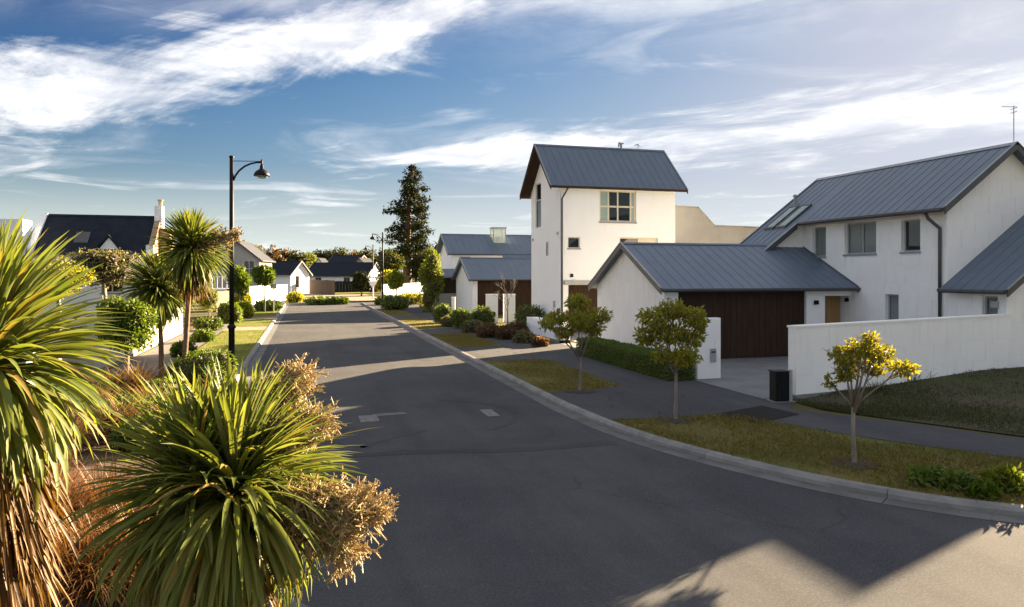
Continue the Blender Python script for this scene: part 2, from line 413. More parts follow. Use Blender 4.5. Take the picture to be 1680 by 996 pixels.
# ------------------------------------------------------------------ ground, road, paths
def sheet(name, poly, z, mat, label=None):
    tri = tessellate_polygon([[Vector((p[0], p[1], 0)) for p in poly]])
    mb = MB(); mb.v = [(p[0], p[1], z if len(p) < 3 else p[2]) for p in poly]
    mb.f = [tuple(t) for t in tri]; mb.m = [0]*len(mb.f)
    return build(name, mb, mat, kind='structure')
def spline(pts, n=8):
    out = []
    P = [Vector((p[0], p[1])) for p in pts]
    for i in range(len(P)-1):
        p0 = P[max(i-1, 0)]; p1 = P[i]; p2 = P[i+1]; p3 = P[min(i+2, len(P)-1)]
        for k in range(n):
            t = k/n
            out.append(.5*((2*p1)+(p2-p0)*t+(2*p0-5*p1+4*p2-p3)*t*t+(3*p1-p0-3*p2+p3)*t**3))
    out.append(P[-1]); return [(q.x, q.y) for q in out]

sheet('ground', [(-2500, -2500), (2500, -2500), (2500, 2500), (-2500, 2500)], -.06, m_land)
KR = [(6.12, 84), (6.12, 60), (6.12, 40), (6.12, 28), (6.12, 21), (6.12, 18)] + spline([(6.12, 17), (6.32, 14.2), (6.78, 12.1), (7.55, 10.1), (8.45, 8.6), (9.5, 7.6), (10.8, 6.95), (12.5, 6.5), (15, 6.3)], 5) + [(20, 6.2), (60, 6.2)]
KL = [(-2.0, 84), (-2.0, 60), (-2.0, 40), (-2.0, 26), (-2.0, 16)] + spline([(-2.0, 14), (-1.75, 11), (-.95, 8.6), (.45, 6.4), (2.4, 4.8), (5, 3.8), (8, 3.3), (12, 3.1)], 4) + [(20, 3.0), (60, 3.0)]
EY = 84.0      # where the cross street begins
road = [(-120, EY), (-120, EY+8)] + [(120, EY+8), (120, EY)] + KR + list(reversed(KL))
sheet('road', road, 0.0, m_asph)
def offset(path, d):
    out = []
    for i, p in enumerate(path):
        a = Vector(path[max(i-1, 0)]); b = Vector(path[min(i+1, len(path)-1)]); t = (b-a).normalized()
        out.append((p[0]-t.y*d, p[1]+t.x*d))
    return out
def sweep(name, path, prof, mat):
    """prof: (offset to the outer side, z); path runs toward the camera"""
    rows = [[(*q, z) for q in offset(path, d)] for d, z in prof]
    mb = MB(); n = len(path)
    for r in rows: mb.v += r
    for i in range(len(rows)-1):
        for k in range(n-1): mb.f.append((i*n+k, i*n+k+1, (i+1)*n+k+1, (i+1)*n+k)); mb.m.append(0)
    return build(name, mb, mat, kind='structure')
def dense(path, step=2.0):
    out = []
    for a, b in zip(path[:-1], path[1:]):
        l = math.dist(a, b); k = max(1, int(l/step))
        for i in range(k): out.append((a[0]+(b[0]-a[0])*i/k, a[1]+(b[1]-a[1])*i/k))
    out.append(path[-1]); return out
def cut(path, step, gap):
    """the path cut into lengths with an open joint between them"""
    d = dense(path, .25); out = []; cur = [d[0]]; acc = 0
    for p, q in zip(d[:-1], d[1:]):
        l = math.dist(p, q); acc += l
        if acc >= step:
            t = 1-gap/max(l, 1e-6); t = max(t, .05); cur.append((p[0]+(q[0]-p[0])*t, p[1]+(q[1]-p[1])*t)); out.append(cur); cur = [q]; acc = 0
        else: cur.append(q)
    if len(cur) > 1: out.append(cur)
    return out
for path, sg in ((KR, 1), (KL, -1)):
    for nm, prof, mt, step, gap in (('channel', [(sg*-.34, .005), (sg*-.02, .009)], m_gut, 3.0, .008), ('kerb', [(sg*-.03, -.02), (sg*-.02, .07), (sg*.03, .115), (sg*.15, .125), (sg*.155, .05)], m_conc, 3.0, .009)):
        mb = MB()
        for seg in cut(path, step, gap):
            rows = [[(*q, z) for q in offset(seg, d)] for d, z in prof]; n = len(seg)
            mb.add([v for r in rows for v in r], [(i*n+k, i*n+k+1, (i+1)*n+k+1, (i+1)*n+k) for i in range(len(rows)-1) for k in range(n-1)])
        build(nm, mb, mt, kind='structure')
# land either side
ro = offset(KR, .13); lo_ = offset(KL, -.13)
sheet('right_land', ro+[(60, 20), (400, 20), (400, EY-.3), (6.25, EY-.3)], .085, m_land)
sheet('left_land', [(-1.9-.23, EY-.3), (-400, EY-.3), (-400, -60), (60, -60)]+[p for p in reversed(lo_)], .085, m_land)
sheet('far_land', [(-400, EY+8.2), (400, EY+8.2), (400, 900), (-400, 900)], .06, m_land)
# right footpath, asphalt out to the garden walls
sheet('footpath', [(6.27, 14.9), (9.45, 14.55), (11.1, 14.9), (12.0, 16.0), (11.9, 20), (11.3, 20), (11.3, 83), (6.27, 83)], .10, m_path)
sheet('footpath', spline([(9.45, 14.55), (9.75, 13.7), (10.75, 11.65), (12.0, 9.8), (13.6, 8.6), (16, 7.9), (30, 7.7)], 4) + list(reversed(spline([(11.1, 14.9), (12.4, 12.9), (13.5, 11.0), (14.9, 9.95), (17, 9.4), (30, 9.2)], 4))), .101, m_path)
sheet('driveway', [(11.3, 16.3), (12.0, 16.1), (21.2, 17.8), (21.2, 24.6), (11.9, 24.4), (11.9, 20.2), (11.3, 20)], .108, m_drive)
sheet('driveway', [(11.3, 27.8), (20, 27.8), (21, 37.9), (12.3, 37.9), (12.3, 31.8), (11.3, 31.8)], .108, m_drive)
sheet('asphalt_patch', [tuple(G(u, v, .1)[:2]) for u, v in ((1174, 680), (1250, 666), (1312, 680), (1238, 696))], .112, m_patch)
def blades(name, poly, n, h, mat, z, seed, jit=.6):
    rs = np.random.RandomState(seed)
    xs = [p[0] for p in poly]; ys = [p[1] for p in poly]
    tri = tessellate_polygon([[Vector((p[0], p[1], 0)) for p in poly]])
    T = np.array([[poly[i][:2] for i in t] for t in tri]); ar = np.abs(np.cross(T[:, 1]-T[:, 0], T[:, 2]-T[:, 0]))
    k = rs.choice(len(T), n, p=ar/ar.sum()); a = rs.rand(n, 1); b = rs.rand(n, 1); f = (a+b > 1); a[f] = 1-a[f]; b[f] = 1-b[f]
    P2 = T[k, 0]+a*(T[k, 1]-T[k, 0])+b*(T[k, 2]-T[k, 0])
    P2 = P2+rs.normal(size=P2.shape)*.035; zz = np.full((n, 1), z) if not callable(z) else z(P2)[:, None]
    P = np.concatenate([P2, zz], 1); d = rs.normal(size=(n, 3))*jit; d[:, 2] = 1
    # patchy: fewer blades where a coarse wave says bare
    w = np.sin(P[:, 0]*2.1+seed)+np.sin(P[:, 1]*1.7+P[:, 0]*.9)+rs.normal(size=n)*.9
    P = P[w > -.9]; d = d[w > -.9]
    hh = h*rs.uniform(.4, 1.3, len(P))
    V, Fq = leaf_arrays(P, d, rs.normal(size=(len(P), 3)), hh, .012+.1*hh, .2)
    return np_mesh(name, V, Fq, mat, kind='stuff')
kr_in = offset(KR, .155)
va = [p for p in kr_in if 14.7 > p[1] > 6.25 and p[0] < 30]
vergeA = [(6.5, 14.75), (8.9, 14.75), (9.45, 14.5)] + spline([(9.45, 14.5), (9.7, 13.7), (10.7, 11.6), (11.95, 9.75), (13.6, 8.5), (16, 7.85), (30, 7.65)], 4)[1:] + list(reversed(va))
sheet('verge', vergeA, .105, m_verge); blades('grass', vergeA, 26000, .075, m_gblade, .1, 1)
for i, (y0, y1, xo) in enumerate(((18.75, 26.2, 8.75), (31.2, 38.6, 8.5), (42.5, 53, 8.3), (57, 66, 8.3))):
    pl = [(6.28, y0), (7.6, y0+.15), (xo, y0+.6), (xo, y1-.5), (xo-.4, y1), (6.28, y1)]
    sheet('verge', pl, .105, m_verge); blades('grass', pl, 9000 if i < 2 else 3000, .06, m_gblade, .1, 10+i)
# lawn rising to the garden wall
LLO = np.array([(11.75, 14.6), (12.5, 13.2), (13.6, 11.15), (15, 10.1), (17, 9.55), (22, 9.4), (30, 9.35)]); LUP = np.array([(11.85, 15.98), (12.5, 16.06), (13.6, 16.25), (15, 16.5), (17, 16.85), (20.95, 17.5), (30, 17.6)])
def lawn_at(q, t):
    i = np.linspace(0, 1, len(LLO)); lo = np.stack([np.interp(q, i, LLO[:, k]) for k in (0, 1)], -1); up = np.stack([np.interp(q, i, LUP[:, k]) for k in (0, 1)], -1)
    p = lo+(up-lo)*np.asarray(t)[..., None]; z = .112+np.clip((p[..., 0]-11.8)/8, 0, 1)*.32*np.asarray(t)
    z = z+.02*np.sin(p[..., 0]*1.9)*np.sin(p[..., 1]*1.3)*t
    return np.concatenate([p, z[..., None]], -1)
qq, tt = np.meshgrid(np.linspace(0, 1, 40), np.linspace(0, 1, 14), indexing='ij'); LV = lawn_at(qq, tt).reshape(-1, 3)
LF = np.array([(i*14+j, (i+1)*14+j, (i+1)*14+j+1, i*14+j+1) for i in range(39) for j in range(13)])
np_mesh('lawn', LV, LF, m_lawn, smooth=True, kind='structure')
rs_l = np.random.RandomState(21); P_l = lawn_at(rs_l.uniform(0, .9, 24000), rs_l.uniform(0, 1, 24000)); w_l = np.sin(P_l[:, 0]*1.4)+np.sin(P_l[:, 1]*1.9+P_l[:, 0])+rs_l.normal(size=24000)*.8; P_l = P_l[w_l > -.6]; n_l = len(P_l)
d_l = rs_l.normal(size=(n_l, 3))*.6; d_l[:, 2] = 1; h_l = .07*rs_l.uniform(.4, 1.3, n_l)
np_mesh('grass', *leaf_arrays(P_l, d_l, rs_l.normal(size=(n_l, 3)), h_l, .012+.1*h_l, .2), m_gbladeD, kind='stuff')
# left side
sheet('footpath', [(-6.3, 8), (-4.5, 8), (-4.5, 83), (-6.3, 83)], .101, m_lpath)
for i, (y0, y1) in enumerate(((24.5, 44), (47.5, 55), (58.5, 72))):
    pl = [(-2.16, y0), (-4.4, y0), (-4.4, y1), (-2.16, y1)]
    sheet('verge', pl, .105, m_vergeL); blades('grass', pl, 9000 if i == 0 else 2500, .05, m_gbladeL, .1, 30+i)
for y0, y1 in ((44.2, 47.3), (55.2, 58.3), (72.2, 80)):
    sheet('driveway', [(-2.16, y0), (-4.5, y0), (-4.5, y1), (-2.16, y1)], .103, m_tan)
sheet('garden_bed', [(-2.16, 24.3), (-4.45, 24.3), (-4.45, 8.2), (-6.4, 8.0), (-9, 5), (-9, -2), (1, -2), (4, 3.5), (2.2, 4.7), (.3, 6.25), (-1.1, 8.5), (-1.9, 11), (-2.16, 14)], .106, m_soil)
# bits on the road surface
def flat(name, label, pts, mat, h=.012, cat='patch'):
    mb = MB(); mb.prism([(p[0], p[1], .002) for p in pts], (0, 0, h)); return build(name, mb, mat, kind='structure')
for u, v, w, d in ((605, 687.5, 30, .38), (803, 678, 20, .42)):
    c = G(u, v); hw = w*.5*math.hypot(c.x, c.y)/F
    flat('inspection_cover', '', [(c.x-hw, c.y-d), (c.x+hw, c.y-d), (c.x+hw, c.y+d), (c.x-hw, c.y+d)], m_cover)
c = G(634, 680); flat('worn_patch', '', [(c.x-.36, c.y-.2), (c.x+.5, c.y-.08), (c.x+.4, c.y+.16), (c.x-.3, c.y+.12)], m_gut, .006)
sm = [G(560, 748), G(700, 741), G(850, 738), (G(1010, 726))]
sp = spline([(p.x, p.y) for p in sm], 5)
flat('tar_seam', '', [(p[0], p[1]-.16) for p in sp]+[(p[0], p[1]+.14+.08*math.sin(i*2)) for i, p in reversed(list(enumerate(sp)))], m_seam, .003)
for cx, cy, rad, a0, a1 in ((2.6, 16.9, 2.2, -60, 70), (2.9, 16.6, 3.0, 150, 235), (5.2, 10.6, 5.5, 120, 190), (4.9, 10.2, 7.0, 125, 185)):
    aa = [R(a0+(a1-a0)*i/24) for i in range(25)]
    flat('tyre_mark', '', [(cx+math.cos(a)*(rad-.07), cy+math.sin(a)*(rad-.07)) for a in aa]+[(cx+math.cos(a)*(rad+.07), cy+math.sin(a)*(rad+.07)) for a in reversed(aa)], m_tyre, .0015)

# ------------------------------------------------------------------ house kit
def clip_convex(poly, clip):
    """Sutherland-Hodgman; clip is counter-clockwise convex"""
    out = poly
    for i in range(len(clip)):
        a, b = clip[i], clip[(i+1) % len(clip)]
        inp, out = out, []
        if not inp: break
        def side(p): return (b[0]-a[0])*(p[1]-a[1])-(b[1]-a[1])*(p[0]-a[0])
        for j in range(len(inp)):
            p, q = inp[j], inp[(j+1) % len(inp)]
            sp_, sq = side(p), side(q)
            if sp_ >= -1e-9: out.append(p)
            if (sp_ > 1e-9 and sq < -1e-9) or (sp_ < -1e-9 and sq > 1e-9):
                t = sp_/(sp_-sq); out.append((p[0]+(q[0]-p[0])*t, p[1]+(q[1]-p[1])*t))
    return out
class Plane:
    """a wall plane: origin P0 at ground, U along it, N outward"""
    def __init__(s, p0, u, n): s.p = Vector((*p0, 0)); s.u = Vector((*u, 0)).normalized(); s.n = Vector((*n, 0)).normalized()
    def at(s, a, z, d=0.0): q = s.p+s.u*a+s.n*d; return (q.x, q.y, z)
def pbox(mb, pl, u0, u1, z0, z1, d0, d1, m=0):
    q = [pl.at(u, z, d) for z in (z0, z1) for d in (d0, d1) for u in (u0, u1)]
    return mb.add(q, [(0,2,3,1), (4,5,7,6), (0,1,5,4), (2,6,7,3), (0,4,6,2), (1,3,7,5)], m)
def wall(root, pl, poly, holes, mat, depth=.2):
    us = sorted({round(p[0], 4) for p in poly} | {h for q in holes for h in q[:2]})
    zs = sorted({round(p[1], 4) for p in poly} | {h for q in holes for h in q[2:]})
    us = [min(us)]+[u for u in us if min(us) < u < max(us)]+[max(us)]
    mb = MB()
    for i in range(len(us)-1):
        for j in range(len(zs)-1):
            c = ((us[i]+us[i+1])/2, (zs[j]+zs[j+1])/2)
            if any(h[0] < c[0] < h[1] and h[2] < c[1] < h[3] for h in holes): continue
            r = clip_convex([(us[i], zs[j]), (us[i+1], zs[j]), (us[i+1], zs[j+1]), (us[i], zs[j+1])], poly)
            if len(r) >= 3: mb.add([pl.at(a, z) for a, z in r], [tuple(range(len(r)))])
    for u0, u1, z0, z1 in holes:
        for a, b in (((u0, z0), (u1, z0)), ((u1, z0), (u1, z1)), ((u1, z1), (u0, z1)), ((u0, z1), (u0, z0))):
            mb.add([pl.at(*a), pl.at(*b), pl.at(*b, -depth), pl.at(*a, -depth)], [(0, 1, 2, 3)])
    return build('wall', mb, mat, root)
def blocks(wl, root, pl, poly, holes, mat, bw=1.2, bh=.6, z0=0.0, gap=.006, t=.012):
    """large masonry blocks standing proud of the wall, joints recessed"""
    cache = {}; off = Vector(OFF[root.name]); u_min = min(p[0] for p in poly); u_max = max(p[0] for p in poly); zt = max(p[1] for p in poly)
    row = 0; z = z0; ang = math.atan2(pl.u.y, pl.u.x)
    flip = 1 if pl.u.cross(pl.n).z < 0 else -1
    while z < zt-.05:
        u = u_min-(bw/2 if row % 2 else 0)
        while u < u_max-.02:
            rects = [(max(u, u_min), min(u+bw, u_max), z, min(z+bh, zt))]
            for h in holes:
                new = []
                for a, b, c, d in rects:
                    if b <= h[0] or a >= h[1] or d <= h[2] or c >= h[3]: new.append((a, b, c, d)); continue
                    if a < h[0]: new.append((a, h[0], c, d))
                    if b > h[1]: new.append((h[1], b, c, d))
                    m0, m1 = max(a, h[0]), min(b, h[1])
                    if c < h[2]: new.append((m0, m1, c, h[2]))
                    if d > h[3]: new.append((m0, m1, h[3], d))
                rects = new
            for a, b, c, d in rects:
                if b-a < .03 or d-c < .03: continue
                r = clip_convex([(a+gap, c+gap), (b-gap, c+gap), (b-gap, d-gap), (a+gap, d-gap)], poly)
                if len(r) < 3: continue
                loc = tuple((round(x-a, 3), round(y-c, 3)) for x, y in r)
                key = loc
                if key not in cache:
                    n = len(loc); V = [(x, 0, y) for x, y in loc]+[(x, -t*flip, y) for x, y in loc]
                    me = bpy.data.meshes.new('block')
                    me.from_pydata(V, [], [tuple(range(n, 2*n))]+[(i, (i+1) % n, n+(i+1) % n, n+i) for i in range(n)])
                    me.materials.append(mat); bm = bmesh.new(); bm.from_mesh(me); bmesh.ops.recalc_face_normals(bm, faces=bm.faces); bm.to_mesh(me); bm.free()
                    cache[key] = me
                o = link(bpy.data.objects.new('block', cache[key]), wl)
                o.location = Vector(pl.at(a, c))-off; o.rotation_euler = (0, 0, ang)
            u += bw
        z += bh; row += 1
def slab_pts(e0, e1, r1, r0, th):
    mb = MB(); up = Vector((0, 0, th)); q = [Vector(p) for p in (e0, e1, r1, r0)]
    mb.prism(q, up); return mb
def slope(root, e0, e1, r1, r0, mat, th=.10, spacing=.43, seams=True, name='roof'):
    rf = build(name, slab_pts(e0, e1, r1, r0, th), mat, root)
    if seams:
        e0, e1, r1, r0 = (Vector(p) for p in (e0, e1, r1, r0)); L = (e1-e0).length; n = max(2, round(L/spacing))
        d = (r0-e0); up = Vector((0, 0, th)); a = (e1-e0).normalized(); nn = a.cross(d).normalized()
        if nn.z < 0: nn = -nn
        me = None; off = Vector(OFF.get(root_of(root).name, (0, 0, 0)))
        for i in range(1, n):
            if me is None:
                w = .010; hgt = .013; b0 = -a*w; b1 = a*w
                V = [b0, b1, b1*.6+nn*hgt, b0*.6+nn*hgt]; V += [v+d for v in V]
                me = bpy.data.meshes.new('seam'); me.from_pydata([tuple(v) for v in V], [], [(0, 1, 2, 3), (4, 7, 6, 5), (1, 5, 6, 2), (2, 6, 7, 3), (3, 7, 4, 0)])
                me.materials.append(mat)
            o = link(bpy.data.objects.new('seam', me), rf); o.location = e0+(e1-e0)*(i/n)+up-off
    return rf
def bar(root, name, p, q, w, h, mat, down=0.0):
    """a straight board from p to q, w wide (horizontal), h tall"""
    p, q = Vector(p), Vector(q); t = (q-p); s = Vector((t.y, -t.x, 0))
    s = s.normalized()*(w/2) if s.length > 1e-6 else Vector((w/2, 0, 0))
    z = Vector((0, 0, h)); z0 = Vector((0, 0, -down)); mb = MB()
    mb.prism([p-s+z0, p+s+z0, p+s+z0+z, p-s+z0+z], t); return build(name, mb, mat, root)
def window(root, pl, rect, depth, cols, rows, fm=None, gm=None, fw=.055, sill=True, blind=False, rowpos=None):
    fm = fm or m_alu; gm = gm or m_glass
    u0, u1, z0, z1 = rect; mb = MB(); us = cols if hasattr(cols, '__len__') else [u0+(u1-u0)*i/cols for i in range(cols+1)]
    zs = [z0+(z1-z0)*i/rows for i in range(rows+1)] if rowpos is None else [z0]+rowpos+[z1]
    for i, u in enumerate(us):
        a = u if i == 0 else (u-fw if i == len(us)-1 else u-fw/2); pbox(mb, pl, a, a+fw, z0, z1, -depth, -depth+.06)
    for i, z in enumerate(zs):
        a = z if i == 0 else (z-fw if i == len(zs)-1 else z-fw/2)
        for k in range(len(us)-1):
            ua = us[k]+(fw if k == 0 else fw/2); ub = us[k+1]-(fw if k == len(us)-2 else fw/2)
            pbox(mb, pl, ua, ub, a, a+fw, -depth+.002, -depth+.058)
    w = build('window', mb, fm, root)
    for i in range(len(us)-1):
        for j in range(len(zs)-1):
            g = gm[i] if isinstance(gm, (list, tuple)) else gm
            pbox(b := MB(), pl, us[i]+fw*.4, us[i+1]-fw*.4, zs[j]+fw*.4, zs[j+1]-fw*.4, -depth+.015, -depth+.03); build('pane', b, g, w)
    bk = MB(); pbox(bk, pl, u0, u1, z0, z1, -depth-(.03 if blind else .16), -depth-(.01 if blind else .13))
    if gm is not m_glass: build('blind' if blind else 'backing', bk, m_blind if blind else m_black, w)
    if sill:
        b = MB(); pbox(b, pl, u0-.04, u1+.04, z0-.07, z0-.004, -depth+.06, .06); build('sill', b, m_capm, w)
    return w
def planks(root, name, pl, u0, u1, z0, z1, depth, w, mat, board='plank', th=.03):
    mb = MB(); pbox(mb, pl, u0, u1, z0, z1, -depth-.08, -depth-.03); d = build(name, mb, m_brown if mat is m_brown else mat, root)
    n = max(1, round((u1-u0)/w)); bw = (u1-u0)/n; off = Vector(OFF[root.name]); me = None
    for i in range(n):
        if me is None:
            m2 = MB(); pbox(m2, pl, u0+.006, u0+bw-.006, z0+.01, z1-.01, -depth-.03, -depth-.03+th)
            o = build(board, m2, mat, d); me = o.data
        else:
            o = link(bpy.data.objects.new(board, me), d); o.location = pl.u*(bw*i)
    return d
def gable_house(root, ax, a0, a1, b0, b1, ze, zr, wm, rm, ov=.45, og=.35, holes={}, seams=(1, 0), block=(), walls='abAB', barge=None, gut=True, th=.10, zb=0.0, sp=.43, rooflap=None):
    """ridge along ax; sides: 'b' low-b eave wall, 'B' high-b eave wall, 'a' low-a gable, 'A' high-a gable"""
    def P(a, b, z): return (a, b, z) if ax == 'x' else (b, a, z)
    bm_ = (b0+b1)/2; tan = (zr-ze)/((b1-b0)/2); barge = barge or m_trim
    def pl(side):
        if side == 'b': return Plane(P(a0, b0, 0)[:2], P(1, 0, 0)[:2], P(0, -1, 0)[:2]), [(0, zb), (a1-a0, zb), (a1-a0, ze), (0, ze)]
        if side == 'B': return Plane(P(a0, b1, 0)[:2], P(1, 0, 0)[:2], P(0, 1, 0)[:2]), [(0, zb), (a1-a0, zb), (a1-a0, ze), (0, ze)]
        g = [(0, zb), (b1-b0, zb), (b1-b0, ze), ((b1-b0)/2, zr), (0, ze)]
        if side == 'a': return Plane(P(a0, b0, 0)[:2], P(0, 1, 0)[:2], P(-1, 0, 0)[:2]), g
        return Plane(P(a1, b0, 0)[:2], P(0, 1, 0)[:2], P(1, 0, 0)[:2]), g
    planes = {}
    for s in walls:
        p, poly = pl(s); planes[s] = p
        w = wall(root, p, poly, holes.get(s, []), wm)
        if s in block: blocks(w, root, p, poly, holes.get(s, []), wm)
    ra0, ra1 = rooflap or (a0-og, a1+og)
    zl = ze-ov*tan; g = .004
    rs_ = []
    for k, (be, sgn) in enumerate(((b0-ov, 1), (b1+ov, -1))):
        rs_.append(slope(root, P(ra0, be, zl+g), P(ra1, be, zl+g), P(ra1, bm_, zr+g), P(ra0, bm_, zr+g), rm, th, seams=bool(seams[k]), spacing=sp))
        for a in ([ra0] if a0-ra0 > .02 else [])+([ra1] if ra1-a1 > .02 else []):
            s_ = -1 if a == ra0 else 1
            mb = MB(); q = [P(a, be, zl-.10), P(a, bm_, zr-.10), P(a, bm_, zr+th+.035), P(a, be, zl+th+.035)]
            mb.prism(q, P(.05*s_, 0, 0)); build('bargeboard', mb, barge, root)
            mb = MB(); q = [P(a, be, zl+th+.036), P(a, bm_, zr+th+.036), P(a, bm_, zr+th+.06), P(a, be, zl+th+.06)]
            mb.prism(q, P(.07*s_ if True else 0, 0, 0)); mb2 = mb
            build('verge_flashing', mb, m_capm, root)
        if gut:
            mb = MB(); x0, x1 = ra0+.02, ra1-.02; o = -1 if sgn == 1 else 1
            c = [P(x0, be+o*.002, zl+.11), P(x0, be+o*.11, zl+.11), P(x0, be+o*.12, zl+.04), P(x0, be+o*.06, zl-.02), P(x0, be+o*.002, zl-.01)]
            mb.prism(c, P(x1-x0, 0, 0)); build('gutter', mb, barge, root)
    mb = MB(); mb.prism([P(ra0, bm_-.12, zr+th-.10*tan+.02), P(ra0, bm_, zr+th+.05), P(ra0, bm_+.12, zr+th-.10*tan+.02)], P(ra1-ra0, 0, 0)); build('ridge_cap', mb, rm, root)
    return planes
def pipe(root, pts, r=.045): 
    mb = MB(); mb.tube(pts, r, 8); return build('downpipe', mb, m_trim, root, smooth=True)

# ------------------------------------------------------------------ white block house with attached garage
h1 = fixed('house', 'white block house with long street garage, brown garage door and two upper windows', 'house', (21, 24, 0), 'white gabled houses along the street')
# two storey range, ridge along the street
tanm = .742; RX, RZ = 23.6, 7.72
ze = RZ-2.6*tanm
wa = (2.35, 3.0, 4.15, 5.32); wb = (3.85-.12, 5.4-.6+.35, 4.12, 5.36)
fac = Plane((21, 19.9), (0, 1), (-1, 0)); L_ = 29.3-19.9
hol = [(1.12, 1.98, 4.12, 5.27), (3.2, 4.9, 4.1, 5.34), (6.0, 6.85, 4.05, 5.3), (2.1, 2.75, .5, 2.55)]
fp = [(0, 0), (L_, 0), (L_, ze), (0, ze)]
w = wall(h1, fac, fp, hol, m_white, .26); blocks(w, h1, fac, fp, hol, m_white)
gp = Plane((21, 19.9), (1, 0), (0, -1)); gpoly = [(0, 0), (5.2, 0), (5.2, ze), (2.6, RZ), (0, ze)]
w = wall(h1, gp, gpoly, [], m_white); blocks(w, h1, gp, gpoly, [], m_white)
wall(h1, Plane((26.2, 19.9), (0, 1), (1, 0)), fp, [], m_white)
wall(h1, Plane((18.7, 29.3), (1, 0), (0, 1)), [(0, 0), (7.5, 0), (7.5, ze), (4.9, RZ), (0, RZ-4.9*tanm)], [], m_white)
side = Plane((18.7, 27.35), (1, 0), (0, -1)); spoly = [(0, 0), (2.3, 0), (2.3, ze), (0, RZ-4.9*tanm)]
w = wall(h1, side, spoly, [], m_white); blocks(w, h1, side, spoly, [], m_white)
wall(h1, Plane((18.7, 27.35), (0, 1), (-1, 0)), [(0, 0), (1.95, 0), (1.95, RZ-4.9*tanm), (0, RZ-4.9*tanm)], [], m_white)
def rz(x): return RZ-abs(x-RX)*tanm+.004
slope(h1, (20.5, 19.55, rz(20.5)), (20.5, 27.05, rz(20.5)), (RX, 27.05, RZ), (RX, 19.55, RZ), m_roof)
cs = slope(h1, (18.35, 27.05, rz(18.35)), (18.35, 29.65, rz(18.35)), (RX, 29.65, RZ), (RX, 27.05, RZ), m_roof)
slope(h1, (26.7, 19.55, rz(26.7)), (26.7, 29.65, rz(26.7)), (RX, 29.65, RZ), (RX, 19.55, RZ), m_roof, seams=False)
for y, xe, s_ in ((19.55, 20.5, -1), (19.55, 26.7, -1), (29.65, 18.35, 1), (29.65, 26.7, 1), (27.05, 18.35, -1)):
    xr = RX if y != 27.05 else 20.45
    for nm, lo1, hi1, tk, mm in (('bargeboard', -.12, .135, .05, m_trim), ('verge_flashing', .136, .16, .075, m_capm)):
        mb = MB(); mb.prism([(xe, y, rz(xe)+lo1), (xr, y, rz(xr)+lo1), (xr, y, rz(xr)+hi1), (xe, y, rz(xe)+hi1)], (0, s_*tk, 0)); build(nm, mb, mm, h1)
for y0, y1, xe in ((19.57, 27.0, 20.5), (27.1, 29.6, 18.35)):
    z = rz(xe); mb = MB(); mb.prism([(xe-.002, y0, z+.1), (xe-.12, y0, z+.1), (xe-.12, y0, z+.03), (xe-.06, y0, z-.03), (xe-.002, y0, z-.02)], (0, y1-y0, 0)); build('gutter', mb, m_trim, h1)
mb = MB(); mb.prism([(RX-.13, 19.5, RZ+.04), (RX, 19.5, RZ+.16), (RX+.13, 19.5, RZ+.04)], (0, 10.2, 0)); build('ridge_cap', mb, m_capm, h1)
for i, hh in enumerate(hol):
    window(h1, fac, hh, .2, 2 if i == 1 else 1, 1, m_alu, m_glass2 if i != 0 else m_glass, blind=i in (1, 2, 3), sill=i < 3)
pipe(h1, [(20.55, 20.35, rz(20.5)-.02), (20.6, 20.3, rz(20.5)-.2), (20.92, 20.12, rz(20.5)-.55), (20.92, 20.12, 4.6), (20.92, 20.12, .2)], .055)
# skylights in the lower roof
for k in range(2):
    y0 = 27.55+k*.85; xa, xb = 20.2, 21.6; zo = .115
    mb = MB()
    for a, b, c, d in ((y0, y0+.07, xa, xb), (y0+.62, y0+.69, xa, xb), (y0+.07, y0+.62, xa, xa+.07), (y0+.07, y0+.62, xb-.07, xb)):
        mb.prism([(c, a, rz(c)+zo-.02), (d, a, rz(d)+zo-.02), (d, a, rz(d)+zo+.09), (c, a, rz(c)+zo+.09)], (0, b-a, 0))
    s_ = build('skylight', mb, m_trim, cs)
    mb = MB(); mb.prism([(xa+.06, y0+.06, rz(xa+.06)+zo+.04), (xb-.06, y0+.06, rz(xb-.06)+zo+.04), (xb-.06, y0+.06, rz(xb-.06)+zo+.06), (xa+.06, y0+.06, rz(xa+.06)+zo+.06)], (0, .57, 0)); build('skylight_pane', mb, m_green, h1)
mb = MB(); mb.tube([(21.9, 29.1, rz(21.9)), (21.9, 29.1, rz(21.9)+.42)], .06, 8); mb.lathe([(.001, .56), (.1, .5), (.1, .42), (.001, .42)], (21.9, 29.1, rz(21.9)), 8); build('roof_vent', mb, m_capm, h1)
# garage toward the street
gh = {'b': [(.6, 6.1, .0, 2.52)], 'a': []}
gz_e, gz_r = 2.83, 4.46
pls = gable_house(h1, 'x', 12.7, 20.95, 24.3, 30.7, gz_e, gz_r, m_white, m_roof, ov=.32, og=.28, holes={'b': [(.55, 6.1, 0, 2.70), (6.95, 8.25, 0, 2.45)]}, seams=(1, 1), block=('a',), walls='abB', rooflap=(12.42, 20.98))
planks(h1, 'garage_door', pls['b'], .55, 6.1, .12, 2.69, .12, .25, m_brown)
dr = Plane((19.65, 25.0), (1, 0), (0, -1)); planks(h1, 'front_door', dr, 0, 1.3, .12, 2.5, 0, .22, m_cedar)
mb = MB(); mb.box(19.6, 19.66, 24.32, 25.0, .1, 2.45); build('wall', mb, m_white, h1)
for x, y, z in ((19.2, 24.25, 2.12), (20.93, 25.02-.4, 2.2)):
    mb = MB(); mb.box(x-.09, x+.09, y-.06, y+.0, z, z+.16); mb.box(x-.05, x+.05, y-.10, y-.06, z+.02, z+.12); build('wall_light', mb, m_black, h1)
